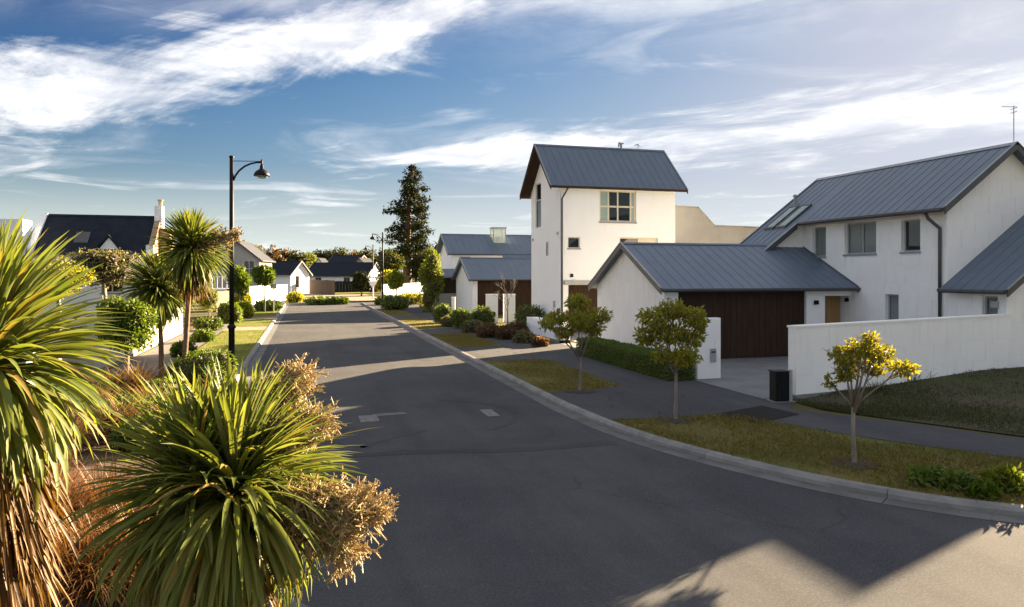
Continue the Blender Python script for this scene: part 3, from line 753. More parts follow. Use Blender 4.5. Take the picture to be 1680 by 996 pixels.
# lower wing on the right
wz = 2.95; wr_ = wz+(24.9-21)*.695
wfac = [(0.35, .85, 1.2, 2.5)]
pw = gable_house(h1, 'y', 17.7, 19.88, 21.0, 28.8, wz, wr_, m_white, m_roof, ov=.36, og=.3, holes={'b': [(.3, .85, 1.25, 2.6)]}, seams=(1, 0), block=('a', 'b'), walls='abBA', rooflap=(17.4, 19.88))
window(h1, pw['b'], (.3, .85, 1.25, 2.6), .18, 1, 1, m_alu, m_glass2, sill=True, blind=True)
mb = MB(); mb.box(20.86, 20.99, 17.95, 18.15, 2.25, 2.45); build('wall_light', mb, m_alu, h1)
an = thing('antenna', 'thin television antenna on a mast standing on the white house ridge', 'antenna', (23.75, 19.75, RZ+.1))
mb = MB(); mb.tube([(0, 0, 0), (0, 0, 1.35)], .016, 6); build('mast', mb, m_capm, an)
mb = MB(); mb.tube([(-.32, .18, 1.34), (.08, -.04, 1.3)], .008, 5)
for k in range(7):
    t = k/6; c = Vector((-.32, .18, 1.34)).lerp(Vector((.08, -.04, 1.3)), t); mb.tube([c+Vector((-.03, -.07, .0)), c+Vector((.03, .07, 0))], .006, 4)
mb.tube([(-.05, -.16, 1.25), (.05, .16, 1.25)], .012, 5); mb.tube([(-.05, -.16, 1.12), (.05, .16, 1.12)], .012, 5)
build('aerial_elements', mb, m_capm, an)

# garden walls
def free_wall(name, label, p, q, h, th, mat, zb=0.0, cap=True, h2=None, group='white garden walls', blk=True, cat='garden wall'):
    r = fixed(name, label, cat, (p[0], p[1], 0), group); p2, q2 = Vector(p), Vector(q); u = (q2-p2).normalized(); n = Vector((u.y, -u.x)); L = (q2-p2).length
    h2 = h2 or h; pl = Plane(p2, u, n); mb = MB()
    c = [pl.at(0, zb, 0), pl.at(L, zb, 0), pl.at(L, h2, 0), pl.at(0, h, 0)]; mb.prism(c, tuple((-n*th).to_3d())); w = build('wall', mb, mat, r)
    if blk: blocks(w, r, pl, [(0, zb), (L, zb), (L, h2), (0, h)], [], mat, 1.2, .6, .1)
    if cap:
        mb = MB(); mb.prism([pl.at(-.02, h+.002, .03), pl.at(L+.02, h2+.002, .03), pl.at(L+.02, h2+.05, .03), pl.at(-.02, h+.05, .03)], tuple((-n*(th+.06)).to_3d())); build('coping', mb, mat, r)
    mb = MB(); mb.prism([pl.at(0, .02, .02), pl.at(L, .02, .02), pl.at(L, .22, .02), pl.at(0, .22, .02)], tuple((-n*(th+.04)).to_3d())); build('plinth', mb, m_conc, r)
    return r
free_wall('garden_wall', 'long white block garden wall along the lawn right of the driveway', (12.05, 16.0), (20.96, 17.55), 1.93, .24, m_white, 0, True, 2.02)
gw = fixed('garden_wall', 'white letterbox wall standing behind the clipped hedge left of the driveway', 'garden wall', (11.5, 20, 0), 'white garden walls')
a_ = Plane((11.5, 19.9), (0, 1), (-1, 0)); b_ = Plane((11.5, 19.9), (1, 0), (0, -1))
mb = MB(); mb.box(11.5, 11.74, 19.9, 24.28, 0, 1.96); mb.box(11.742, 12.3, 19.9, 20.14, 0, 1.958); w = build('wall', mb, m_white, gw)
blocks(w, gw, a_, [(0, 0), (4.38, 0), (4.38, 1.95), (0, 1.95)], [], m_white, z0=.1); blocks(w, gw, b_, [(0, 0), (.8, 0), (.8, 1.95), (0, 1.95)], [], m_white, z0=.1)
mb = MB(); pbox(mb, b_, .42, .62, .62, 1.02, .012, .05); lb = build('letterbox', mb, m_alu, gw)
mb = MB(); pbox(mb, b_, .45, .59, .9, .94, .051, .056); build('slot', mb, m_black, lb)
bn = thing('bin', 'black slatted rubbish bin at the left end of the long white garden wall', 'bin', (11.5, 15.92, .1), rot=R(-8))
mb = MB(); mb.box(-.175, .175, -.15, .15, .02, .74); build('body', mb, m_black, bn)
for k in range(6):
    mb = MB(); x = -.16+k*.064; mb.box(x-.024, x+.024, -.182, -.162, .05, .72); build('slat', mb, m_black, bn)
mb = MB(); mb.box(-.195, .195, -.185, .17, .742, .775); build('lid', mb, m_black, bn)
mb = MB(); mb.box(.22, .30, -.12, .0, -.02, .80); build('post', mb, m_alu, bn)
mb = MB(); mb.box(-.24, .34, -.22, .22, -.03, .018); build('base', mb, m_conc, bn)

# ------------------------------------------------------------------ tower house
th_ = fixed('house', 'tall narrow white tower house with steep dark metal roof and two by two upper window', 'house', (17, 40, 0), 'white gabled houses along the street')
TX0, TX1, TY0, TY1 = 13.33, 20.26, 37.5, 42.75; TYM = (TY0+TY1)/2
tze, tzr = 8.24, 10.67
tw = (2.3, 4.5, 6.2, 7.95); t2 = (.44, 1.15, 4.72, 5.34); t3 = (3.5, 5.85, 3.85, 5.36); t4 = (3.36, 4.4, 6.05, 8.7); t5 = (2.0, 2.46, 4.35, 5.15)
tp = gable_house(th_, 'x', TX0, TX1, TY0, TY1, tze, tzr, m_tower, m_roof, ov=.3, og=.5, th=.09,
    holes={'b': [tw, t2, t3, (.47, 3.45, 0, 2.72)], 'a': [t4, t5]}, seams=(1, 0), rooflap=(12.72, 20.86), barge=m_brown)
for sg_ in (-1, 1):
    tt_ = (tzr-tze)/((TY1-TY0)/2); hw_ = (TY1-TY0)/2+.25; yb = TYM+sg_*hw_
    mb = MB(); mb.prism([(12.73, TYM, tzr-.05), (12.73, yb, tzr-.05-hw_*tt_), (12.73, yb, tzr-hw_*tt_), (12.73, TYM, tzr)], (.58, 0, 0)); build('soffit', mb, m_brown, th_)
window(th_, tp['b'], tw, .14, [2.3, 2.86, 3.42, 4.2, 4.5], 2, m_frame, [m_green, m_glass, m_glass, m_green], fw=.09, rowpos=[7.06])
window(th_, tp['b'], t2, .12, 1, 1, m_frame, m_glass)
window(th_, tp['b'], t3, .14, 2, 1, m_frame, [m_glass, m_frame], fw=.07)
window(th_, tp['a'], t4, .1, 1, 2, m_frame, m_glass, sill=False, rowpos=[7.7])
window(th_, tp['a'], t5, .08, 1, 1, m_alu, m_green, sill=False)
planks(th_, 'entrance_door', tp['b'], .47, 3.45, .1, 2.69, .5, .25, m_brown)
mb = MB(); pbox(mb, tp['b'], .2, 3.65, 2.73, 2.96, .004, .16); build('lintel', mb, m_alu, th_)
pipe(th_, [(TX0+.3, TY0-.37, 7.94), (TX0+.24, TY0-.25, 7.76), (TX0+.08, TY0-.08, 7.4), (TX0+.08, TY0-.08, .1)], .05)
for q_, z in ((.26, 5.45), (4.78, 5.3)):
    mb = MB(); pbox(mb, tp['a'], q_, q_+.14, z, z+.16, .002, .07); build('wall_vent', mb, m_alu, th_)
mb = MB(); pbox(mb, tp['a'], .8, .96, 1.45, 1.82, .002, .09); build('wall_light', mb, m_alu, th_)
mb = MB(); pbox(mb, tp['b'], .58, .73, 3.14, 3.32, .002, .08); build('wall_light', mb, m_black, th_)
for x, k in ((18.1, 0), (19.2, 1)):
    mb = MB(); z = tzr+.1
    if k == 0: mb.tube([(x, TYM, z-.2), (x, TYM, z+.28)], .07, 8); mb.tube([(x-.16, TYM, z+.1), (x-.12, TYM, z+.38)], .045, 6); mb.box(x-.12, x+.14, TYM-.1, TYM+.1, z+.28, z+.34)
    else: mb.tube([(x, TYM, z-.1), (x, TYM, z+.3)], .02, 6); mb.tube([(x-.22, TYM, z+.24), (x, TYM, z+.32), (x+.1, TYM, z+.2)], .03, 6)
    build('roof_vent', mb, m_capm, th_)
free_wall('garden_wall', 'low white wall at the foot of the tower house beside brown shrubs', (11.4, 37.4), (11.4, 32.2), 1.02, .55, m_tower, 0, False, 1.02, blk=False)
# cream house behind the tower
ch = fixed('house', 'plain cream rendered house with stepped sloping outline just behind the tower', 'house', (26, 46, 0))
pr = [(22.6, 0), (31.5, 0), (31.5, 6.5), (26.7, 6.58), (25.45, 7.78), (22.6, 7.86)]
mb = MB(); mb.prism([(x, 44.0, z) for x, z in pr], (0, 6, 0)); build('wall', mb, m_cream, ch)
for (x0, z0_), (x1, z1_) in zip(pr[2:-1], pr[3:]):
    mb = MB(); mb.prism([(x0, 43.9, z0_+.004), (x1, 43.9, z1_+.004), (x1, 43.9, z1_+.07), (x0, 43.9, z0_+.07)], (0, 6.2, 0)); build('coping', mb, m_cream, ch)

# ------------------------------------------------------------------ third house on the right
h3 = fixed('house', 'white house beyond the tower with low street garage and glass lantern on roof', 'house', (16, 60, 0), 'white gabled houses along the street')
p3 = gable_house(h3, 'x', 12.7, 22, 56.3, 62.8, 2.95, 4.55, m_tower, m_roof, ov=.32, og=.3, holes={'b': [(.4, 9.0, 0, 2.84)]}, seams=(1, 0), sp=.6)
planks(h3, 'garage_door', p3['b'], .4, 9.0, .1, 2.82, .1, .6, m_brown)
p3b = gable_house(h3, 'x', 13.0, 23, 66, 72.6, 5.25, 7.05, m_tower, m_roof, ov=.35, og=.45, holes={'b': [(.75, 1.7, 3.2, 4.9)], 'a': []}, seams=(1, 0), sp=.6)
window(h3, p3b['b'], (.75, 1.7, 3.2, 4.9), .12, 1, 1, m_trim, m_glass, sill=False)
t_ = (7.05-5.25)/3.3
slope(h3, (17.6, 63.6, 5.25-2.4*t_+.02), (23.4, 63.6, 5.25-2.4*t_+.02), (23.4, 66.2, 5.25+.2*t_+.02), (17.6, 66.2, 5.25+.2*t_+.02), m_roof, spacing=.6)
slope(h3, (10.9, 63.4, 3.0), (13.6, 63.4, 3.0), (13.6, 65.96, 3.7), (10.9, 65.96, 3.7), m_roof, seams=False, name='porch_roof')
mb = MB(); mb.box(11.3, 13.0, 64.2, 65.9, 1.6, 2.98); build('porch', mb, m_brown, h3)
mb = MB(); mb.box(11.2, 12.98, 64.0, 65.9, 0, 1.598); build('porch_wall', mb, m_cream, h3)
ln = fixed('roof_lantern', 'pale green glass box lantern on the roof of the third house', 'roof lantern', (17.9, 68.2, 6.3))
mb = MB()
for sx in (-.62, .56):
    for sy in (-.62, .56): mb.box(17.9+sx, 17.96+sx, 68.2+sy, 68.26+sy, 6.3, 7.72)
mb.box(17.2, 18.6, 67.5, 68.9, 7.722, 7.8); build('frame', mb, m_alu, ln)
for q in ((-.55, .55, -.62, -.59), (-.55, .55, .59, .62)):
    mb = MB(); mb.box(17.9+q[0], 17.9+q[1], 68.2+q[2], 68.2+q[3], 6.3, 7.71); build('pane', mb, m_lant, ln)
for q in (-.61, .58):
    mb = MB(); mb.box(17.9+q, 17.93+q, 67.66, 68.74, 6.3, 7.71); build('pane', mb, m_lant, ln)
for px_, lab in ((11.55, 'left of two white letterbox piers in front of dark garage'), (12.75, 'right of two white letterbox piers, behind the bare tree')):
    g_ = fixed('gate_pier', lab, 'gate pier', (px_, 47, 0), 'white gate piers')
    mb = MB(); mb.box(px_, px_+.78, 47.0, 47.24, 0, 1.93); build('pier', mb, m_tower, g_)
    mb = MB(); mb.box(px_-.02, px_+.80, 46.98, 47.26, 1.932, 1.98); build('coping', mb, m_tower, g_)
    if px_ < 12:
        mb = MB(); mb.box(px_+.45, px_+.6, 46.95, 46.998, .5, .8); build('letterbox', mb, m_black, g_)

# ------------------------------------------------------------------ houses on the left and at the end of the street
l1 = fixed('house', 'white house with long dark slate roof between tall white parapet gables and chimneys', 'house', (-11, 46, 0))
zr1, ze1 = 6.5, 4.6
pl1 = gable_house(l1, 'x', -13.7, -8.25, 44.0, 48.0, ze1, zr1, m_tower, m_slate, ov=.25, og=0, holes={'b': [(.9, 1.9, 2.4, 4.0), (3.1, 4.2, 2.3, 4.0)]}, seams=(0, 0), walls='bB')
window(l1, pl1['b'], (.9, 1.9, 2.4, 4.0), .12, 2, 1, m_frame); window(l1, pl1['b'], (3.1, 4.2, 2.3, 4.0), .12, 2, 1, m_frame)
for x0, x1, mt in ((-8.245, -7.95, m_stone), (-14.0, -13.705, m_tower)):
    mb = MB(); mb.prism([(x0, 43.7, 0), (x0, 48.3, 0), (x0, 48.3, ze1+.06), (x0, 46, zr1+.2), (x0, 43.7, ze1+.06)], (x1-x0, 0, 0)); build('parapet', mb, mt, l1)
mb = MB(); mb.box(-8.3, -7.93, 43.55, 43.698, 0, ze1+.3); build('pilaster', mb, m_tower, l1)
mb = MB(); mb.box(-7.948, -7.4, 45.3, 46.8, 0, 5.9); build('chimney_breast', mb, m_stone, l1)
mb = MB(); mb.box(-8.25, -7.85, 45.6, 46.3, 5.902, 7.2); c_ = build('chimney', mb, m_tower, l1)
mb = MB(); mb.lathe([(.11, 7.25), (.11, 7.5), (.16, 7.52), (.16, 7.58), (.001, 7.6)], (-8.0, 46, 0), 10); build('chimney_pot', mb, m_stone, c_)
mb = MB(); mb.box(-16.2, -14.05, 43.3, 44.6, 0, 6.15); build('stair_block', mb, m_tower, l1)
mb = MB(); mb.box(-15.75, -15.45, 43.8, 44.1, 6.152, 7.0); mb.box(-15.8, -15.4, 43.75, 44.15, 7.002, 7.06); build('chimney', mb, m_stone, l1)
# small dormer and skylight on the slate roof
mb = MB(); tn1 = (zr1-ze1)/2
mb.prism([(-10.75, 43.95, 4.55), (-9.65, 43.95, 4.55), (-10.2, 43.95, 5.3)], (0, 1.2, 0)); build('dormer', mb, m_tower, l1)
for sx in (-1, 1):
    mb = MB(); mb.prism([(-10.2, 43.85, 5.32), (-10.2+sx*.72, 43.85, 4.50), (-10.2+sx*.72, 43.85, 4.60), (-10.2, 43.85, 5.43)], (0, 1.4, 0)); build('dormer_roof', mb, m_slate, l1)
mb = MB(); zf = lambda y: ze1+(y-44)*tn1
mb.prism([(-12.0, 44.3, zf(44.3)+.11), (-11.3, 44.3, zf(44.3)+.11), (-11.3, 44.9, zf(44.9)+.11), (-12.0, 44.9, zf(44.9)+.11)], (0, 0, .06)); build('skylight', mb, m_glass, l1)

def far_house(name, label, u0, u1, yc, v_ridge, v_eave, depth, wm, rm, turn=0.0, ax='x', holes={}, wins=(), ov=.35, og=.3, group=None, zb=0, block=()):
    """house whose front spans u0..u1 at distance yc; built round its own centre then turned"""
    c = D((u0+u1)/2, yc); w = (u1-u0)/F*yc; zr, ze = ZV(v_ridge, yc), ZV(v_eave, yc)
    r = thing(name, label, 'house', (0, 0, 0), group)
    OFF[r.name] = (0, 0, 0)
    if ax == 'x': p = gable_house(r, 'x', -w/2, w/2, 0, depth, ze, zr, wm, rm, ov, og, holes, (0, 0), gut=True)
    else: p = gable_house(r, 'y', 0, depth, -w/2, w/2, ze, zr, wm, rm, ov, og, holes, (0, 0), gut=True)
    for s, rect, cc, rr in wins: window(r, p[s], rect, .1, cc, rr, m_frame, m_glass)
    r.location = (c.x, c.y, 0); r.rotation_euler = (0, 0, -YAW+turn)
    return r
far_house('house', 'two storey house with grey brown gable roof behind round trees left of the street lamp', 352, 424, 86, 396, 425, 8, m_cream, m_stone and m_trim, R(8), 'y',
    {'a': [(.9, 1.9, 3.2, 4.9), (3.4, 4.6, 3.0, 4.9)], 'b': []}, [('a', (.9, 1.9, 3.2, 4.9), 2, 1), ('a', (3.4, 4.6, 3.0, 4.9), 2, 2)])
vb = fixed('balcony', 'white balcony rail on posts beside the black lamp post', 'balcony', tuple(D(365, 70)))
c = D(364, 70); mb = MB(); mb.box(c.x-.9, c.x+.9, c.y, c.y+1.2, 1.75, 1.95); build('deck', mb, m_tower, vb)
mb = MB(); mb.box(c.x-.9, c.x+.9, c.y, c.y+.08, 3.0, 3.12)
for k in range(5): mb.box(c.x-.9+k*.43, c.x-.82+k*.43, c.y+.002, c.y+.07, 1.95, 3.0)
build('rail', mb, m_tower, vb)
mb = MB()
for k in (0, 1.7): mb.box(c.x-.9+k, c.x-.78+k, c.y+.1, c.y+.22, 0, 1.748)
build('posts', mb, m_tower, vb)
def fence_run(label, p, q, h, w, mat, base=0.08, name='fence', posts=True):
    r = fixed(name, label, 'fence', (p.x, p.y, 0)); u = (q-p).normalized(); n = Vector((u.y, -u.x, 0)); L = (q-p).length; k = max(2, round(L/w)); bw = L/k
    pl = Plane(p[:2], u[:2], n[:2]); me = None
    mb = MB(); pbox(mb, pl, 0, L, base+.25, base+.35, -.07, -.03); pbox(mb, pl, 0, L, base+h-.35, base+h-.25, -.07, -.03); build('rail', mb, mat, r)
    for i in range(k):
        if me is None:
            mb = MB(); pbox(mb, pl, .012, bw-.012, base, base+h, -.028, 0); me = build('slat', mb, mat, r).data
        else:
            o = link(bpy.data.objects.new('slat', me), r); o.location = pl.u*(bw*i); o.location.z = .02*math.sin(i*7.3)
    return r
fence_run('brown timber fence beside the round clipped tree behind the lamp post', D(355, 62), D(379, 66), 1.75, .3, m_fence)
# white panel wall at the corner, catching the sun
wp = fixed('garden_wall', 'bright sunlit white wall of four panels at the far left corner', 'garden wall', tuple(D(410, 78)))
pa, pb = D(409, 76), D(472, 92); u_ = (pb-pa)/4
for k in range(4):
    a = pa+u_*k+u_*.02; b = pa+u_*(k+1)-u_*.02; n = Vector((u_.y, -u_.x, 0)).normalized()
    mb = MB(); mb.prism([tuple(a)[:2]+(.0,), tuple(b)[:2]+(.0,), tuple(b)[:2]+(1.95,), tuple(a)[:2]+(1.95,)], tuple(-n*.2)); build('panel', mb, m_tower, wp)
mb = MB(); mb.prism([tuple(pa+n*.02)[:2]+(1.96,), tuple(pb+n*.02)[:2]+(1.96,), tuple(pb+n*.02)[:2]+(2.02,), tuple(pa+n*.02)[:2]+(2.02,)], tuple(-n*.26)); build('coping', mb, m_tower, wp)
# gabled house turned toward the sun
g3 = thing('house', 'small white gabled house with dark roof and tall dark gable window at street end', 'house'); OFF[g3.name] = (0, 0, 0)
p_ = gable_house(g3, 'x', -9.5, 0, 0, 4.6, 3.35, 5.35, m_tower, m_slate, .4, .4, {'A': [(1.2, 2.1, 1.0, 3.0)], 'b': []}, (0, 0), barge=m_cream)
window(g3, p_['A'], (1.2, 2.1, 1.0, 3.0), .1, 1, 1, m_frame); c = D(476.5, 118); g3.location = (c.x, c.y, .05); g3.rotation_euler = (0, 0, -YAW+R(-24))
far_house('house', 'long low white house with dark blue roof behind the brown and black fences', 496, 606, 150, 431, 452, 8, m_tower, m_slate, R(-14), 'x',
    {'b': [(2.2, 3.6, 1.2, 2.7), (8.6, 10, 1.2, 2.7)]}, [('b', (2.2, 3.6, 1.2, 2.7), 2, 1), ('b', (8.6, 10, 1.2, 2.7), 2, 1)])
far_house('house', 'white two gabled house with dark roof rising behind the long low house', 530, 586, 190, 419, 434, 8, m_tower, m_slate, R(-20), 'x')
far_house('house', 'white gable end peeping over the left end of the long dark roof', 513, 533, 182, 424, 436, 6, m_tower, m_slate, 0, 'y')
far_house('house', 'pale gable half hidden behind the give way sign', 577, 604, 185, 424, 437, 6, m_cream, m_slate, R(-12), 'y')
fence_run('brown timber fence in front of the long low house', D(507, 121), D(549, 113), 2.3, .5, m_fence)
bf = fence_run('black timber fence between the long low house and the road', D(546, 128), D(622, 133), 2.0, .6, m_black)
wl_ = free_wall('garden_wall', 'bright white wall behind the yellow round tree near the tall conifer', tuple(D(628, 108)[:2]), tuple(D(694, 118)[:2]), 1.75, .2, m_tower, 0, True, 1.9, blk=False)
far_house('house', 'small grey roofed house at the foot of the tall conifer', 668, 700, 165, 438, 452, 7, m_tower, m_slate, R(-15), 'x')
sheet('gravel_yard', [tuple(G(u, v, .07)[:2]) for u, v in ((470, 493.5), (478, 481), (520, 480), (600, 483), (622, 489), (624, 493.5))], .09, m_tan)
sheet('verge', [tuple(G(u, v, .07)[:2]) for u, v in ((545, 483), (552, 479), (606, 479), (606, 483.4))], .11, m_vergeL)

# ------------------------------------------------------------------ white wall on the left and its gate posts
free_wall('garden_wall', 'long cream white wall beside the left footpath behind the cabbage trees', (-6.7, 43.5), (-6.7, 20.0), 1.45, .25, m_cwall, 0, True, 1.45, blk=False)

# ------------------------------------------------------------------ street lamps, signs
def make_lamp():
    r = thing('street_lamp', 'nearest tall black street lamp on the left verge with curved arm and bell shade', 'street lamp', group='black street lamps')
    mb = MB(); mb.lathe([(.12, 0), (.12, .05), (.105, .08), (.10, 1.32), (.14, 1.36), (.145, 1.42), (.10, 1.47), (.085, 1.5)], n=14); build('base', mb, m_black, r, smooth=True)
    mb = MB(); mb.tube([(0, 0, 1.48), (0, 0, 4.5), (0, 0, 7.2)], [.085, .075, .068], 12); mb.lathe([(.085, 7.2), (.085, 7.26), (.001, 7.28)], n=12); build('post', mb, m_black, r, smooth=True)
    pts = []
    for i in range(11):
        t = i/10*math.pi/2; pts.append((.07+.92*math.sin(t)*1.0, 0, 6.52+.53*(1-math.cos(t))**.75 if False else 6.5+.55*math.sin(t)**.7 if i else 6.5))
    pts = [(.05, 0, 6.42), (.12, 0, 6.58), (.24, 0, 6.76), (.42, 0, 6.92), (.62, 0, 7.02), (.82, 0, 7.07), (1.0, 0, 7.08)]
    mb = MB(); mb.tube(pts, [.038, .036, .034, .032, .03, .03, .03], 8); mb.tube([(.03, 0, 7.09), (1.0, 0, 7.115)], .012, 6); mb.tube([(.98, 0, 7.18), (.98, 0, 6.95)], .032, 8); build('arm', mb, m_black, r, smooth=True)
    mb = MB(); mb.lathe([(.035, 7.0), (.06, 6.97), (.07, 6.86), (.12, 6.82), (.2, 6.77), (.255, 6.69), (.275, 6.62), (.26, 6.60), (.24, 6.62)], (.98, 0, 0), 20); hd = build('shade', mb, m_black, r, smooth=True)
    mb = MB(); mb.lathe([(.235, 6.625), (.215, 6.58), (.15, 6.535), (.06, 6.51), (.001, 6.505)], (.98, 0, 0), 18); build('glass_bowl', mb, m_green, hd, smooth=True)
    return r
lamp = make_lamp(); p = G(380, 603, .1); lamp.location = (p.x, p.y, .1)
for (u, yc, rz_, lab) in ((628, 71, 180, 'street lamp in front of the tall conifer with its arm reaching left'), (612, 101, 180, 'farther small street lamp above the give way sign')):
    o = copy_tree(lamp); q = D(u, yc); o.location = (q.x, q.y, .1); o.rotation_euler = (0, 0, R(rz_)); o['label'] = lab
q = D(612, 97); sg = thing('give_way_sign', 'white triangular sign with street name blades on pale post at the junction', 'road sign', (q.x, q.y, .05), rot=-YAW)
mb = MB(); mb.tube([(0, 0, 0), (0, 0, 3.55)], .09, 8); build('post', mb, m_sign, sg)
mb = MB(); mb.prism([(-.62, -.12, 2.35), (.62, -.12, 2.35), (0, -.12, 1.3)], (0, -.03, 0)); build('triangle', mb, m_sign, sg)
mb = MB(); mb.box(-.85, .85, -.02, .02, 2.75, 2.95); build('name_blade', mb, m_alu, sg)
mb = MB(); mb.box(-.02, .02, -.8, .8, 3.0, 3.2); build('name_blade', mb, m_alu, sg)
q = G(449, 512, .1); ps = thing('sign_post', 'plain grey signpost on the left verge before the white panel wall', 'signpost', (q.x, q.y, .1), rot=-YAW)
mb = MB(); mb.tube([(0, 0, 0), (0, 0, 2.45)], .04, 8); build('post', mb, m_alu, ps)
mb = MB(); mb.box(-.28, .28, -.06, -.03, 1.95, 2.4); build('plate', mb, m_heathp if False else m_alu, ps)
q = G(769, 533, .1); ls = thing('letterbox_sign', 'small white square plate on a thin post among shrubs', 'sign', (q.x, q.y, .1), rot=-YAW)
mb = MB(); mb.tube([(0, 0, 0), (0, 0, .5)], .025, 6); build('post', mb, m_sign, ls)
mb = MB(); mb.box(-.16, .16, -.04, 0, .42, .88); build('plate', mb, m_sign, ls)
q = G(744, 523, .1); wpo = thing('post', 'slim white post among shrubs at the corner of the third house', 'post', (q.x, q.y, .1), rot=-YAW)
mb = MB(); mb.box(-.13, .13, -.13, .13, 0, 1.5); build('shaft', mb, m_sign, wpo); mb = MB(); mb.prism([(-.16, -.16, 1.502), (.16, -.16, 1.502), (.16, .16, 1.502), (-.16, .16, 1.502)], (0, 0, .06)); build('cap', mb, m_sign, wpo)

# ------------------------------------------------------------------ small trees on the right verge
def limb_tree(root, height, fork, clumps, r0, mat, seed, lean=(0, 0), twigs=3):
    """tapered trunk that forks into limbs, one reaching into each clump; returns clump list"""
    rr = random.Random(seed); mb = MB()
    top = Vector((lean[0], lean[1], fork)); mid = Vector((lean[0]*.4+rr.uniform(-.03, .03), lean[1]*.4, fork*.5))
    mb.tube([(0, 0, -.05), (0, 0, .06), mid, top], [r0*1.5, r0, r0*.85, r0*.7], 8)
    for c, r in clumps:
        c = Vector(c); base = top if rr.random() < .6 else mid.lerp(top, rr.uniform(.6, 1)); k = base.lerp(c, .5)+Vector((rr.uniform(-.1, .1), rr.uniform(-.1, .1), -.08+rr.uniform(-.05, .1)))*max(r)
        mb.tube([base, k, c], [r0*.55, r0*.35, r0*.15], 6)
        for _ in range(twigs):
            e = c+Vector((rr.gauss(0, .5)*r[0], rr.gauss(0, .5)*r[1], rr.uniform(-.1, .7)*r[2])); mb.tube([k.lerp(c, rr.uniform(.2, .9)), e], [r0*.2, r0*.07], 4)
    return build('trunk', mb, mat, root, smooth=True)
def verge_tree(label, u, v, yc_c, clumps_px, nleaf, mats, seed, ll=.15, fork_v=None, yell=None):
    p = G(u, v, .1); yc = p.x*SA+p.y*CA; r = thing('street_tree', label, 'young tree', (p.x, p.y, .1), 'young trees along the right verge', rot=-YAW)
    cl = []; rr = random.Random(seed)
    for cu, cv, ru, rv in clumps_px:
        s = yc/F; cl.append((((cu-u)*s, rr.uniform(-.45, .45)*.9, ZV(cv, yc)-.1), (ru*s, ru*s*1.05, rv*s)))
    fz = ZV(fork_v, yc)-.1
    limb_tree(r, 0, fz, cl, .045, m_bark, seed, (rr.uniform(-.04, .04), 0), 5)
    rs = np.random.RandomState(seed)
    V, Fq = clump_leaves(rs, [(c, (q[0]*.8, q[1]*.8, q[2]*.68)) for c, q in cl], nleaf, ll, ll*.42, .1, .2)
    np_mesh('crown', V, Fq, mats, r)
    mb = MB(); mb.lathe([(.55, .012), (.45, .03), (.2, .05), (.001, .055)], n=18); 
    for i, q in enumerate(mb.v):
        k = 1+.25*math.sin(i*3.1); mb.v[i] = (q[0]*k*.75, q[1]*k*.7, q[2]*.7)
    build('mulch_ring', mb, m_mulch, r)
    return r
verge_tree('yellow leaved young tree in front of the long white garden wall', 1402, 762, 0, [(1372, 580, 27, 18), (1400, 566, 30, 20), (1432, 578, 34, 22), (1467, 600, 27, 18), (1412, 552, 12, 14), (1385, 610, 22, 17), (1445, 608, 26, 16), (1405, 595, 24, 20), (1372, 630, 12, 12)], 1900, f_yell, 4, .10, 668)
verge_tree('round olive young tree in front of the letterbox wall', 1108, 690, 0, [(1075, 522, 32, 24), (1105, 508, 30, 22), (1140, 520, 30, 22), (1065, 555, 26, 22), (1100, 548, 34, 26), (1140, 556, 28, 26), (1118, 582, 30, 22), (1085, 580, 20, 18), (1155, 535, 16, 16)], 3100, f_olive, 5, .12, 606)
verge_tree('olive young tree standing before the gap between tower house and garage', 951, 642, 0, [(950, 497, 26, 20), (915, 522, 26, 16), (985, 518, 22, 18), (950, 524, 32, 20), (897, 530, 18, 12), (975, 540, 22, 15), (925, 545, 20, 15)], 2300, f_olive, 6, .13, 585)
# bare tree
q = G(833, 534, .1); bt = thing('bare_tree', 'leafless twiggy tree in front of the right white pier and dark garage', 'bare tree', (q.x, q.y, .1), rot=-YAW)
mb = MB(); rr = random.Random(3)
def grow(p, d, l, r, dep):
    e = p+d*l; mb.tube([p, p.lerp(e, .5)+Vector((rr.gauss(0, .02), rr.gauss(0, .02), 0))*l, e], [r, r*.85, r*.65], 5)
    if dep:
        for _ in range(3 if dep > 1 else 4):
            nd = (d+Vector((rr.gauss(0, .42), rr.gauss(0, .42), rr.uniform(-.05, .35)))).normalized(); grow(p.lerp(e, rr.uniform(.55, 1)), nd, l*rr.uniform(.55, .8), r*.58, dep-1)
grow(Vector((0, 0, 0)), Vector((0, 0, 1)), 1.35, .05, 4); build('branches', mb, m_bark, bt, smooth=True)

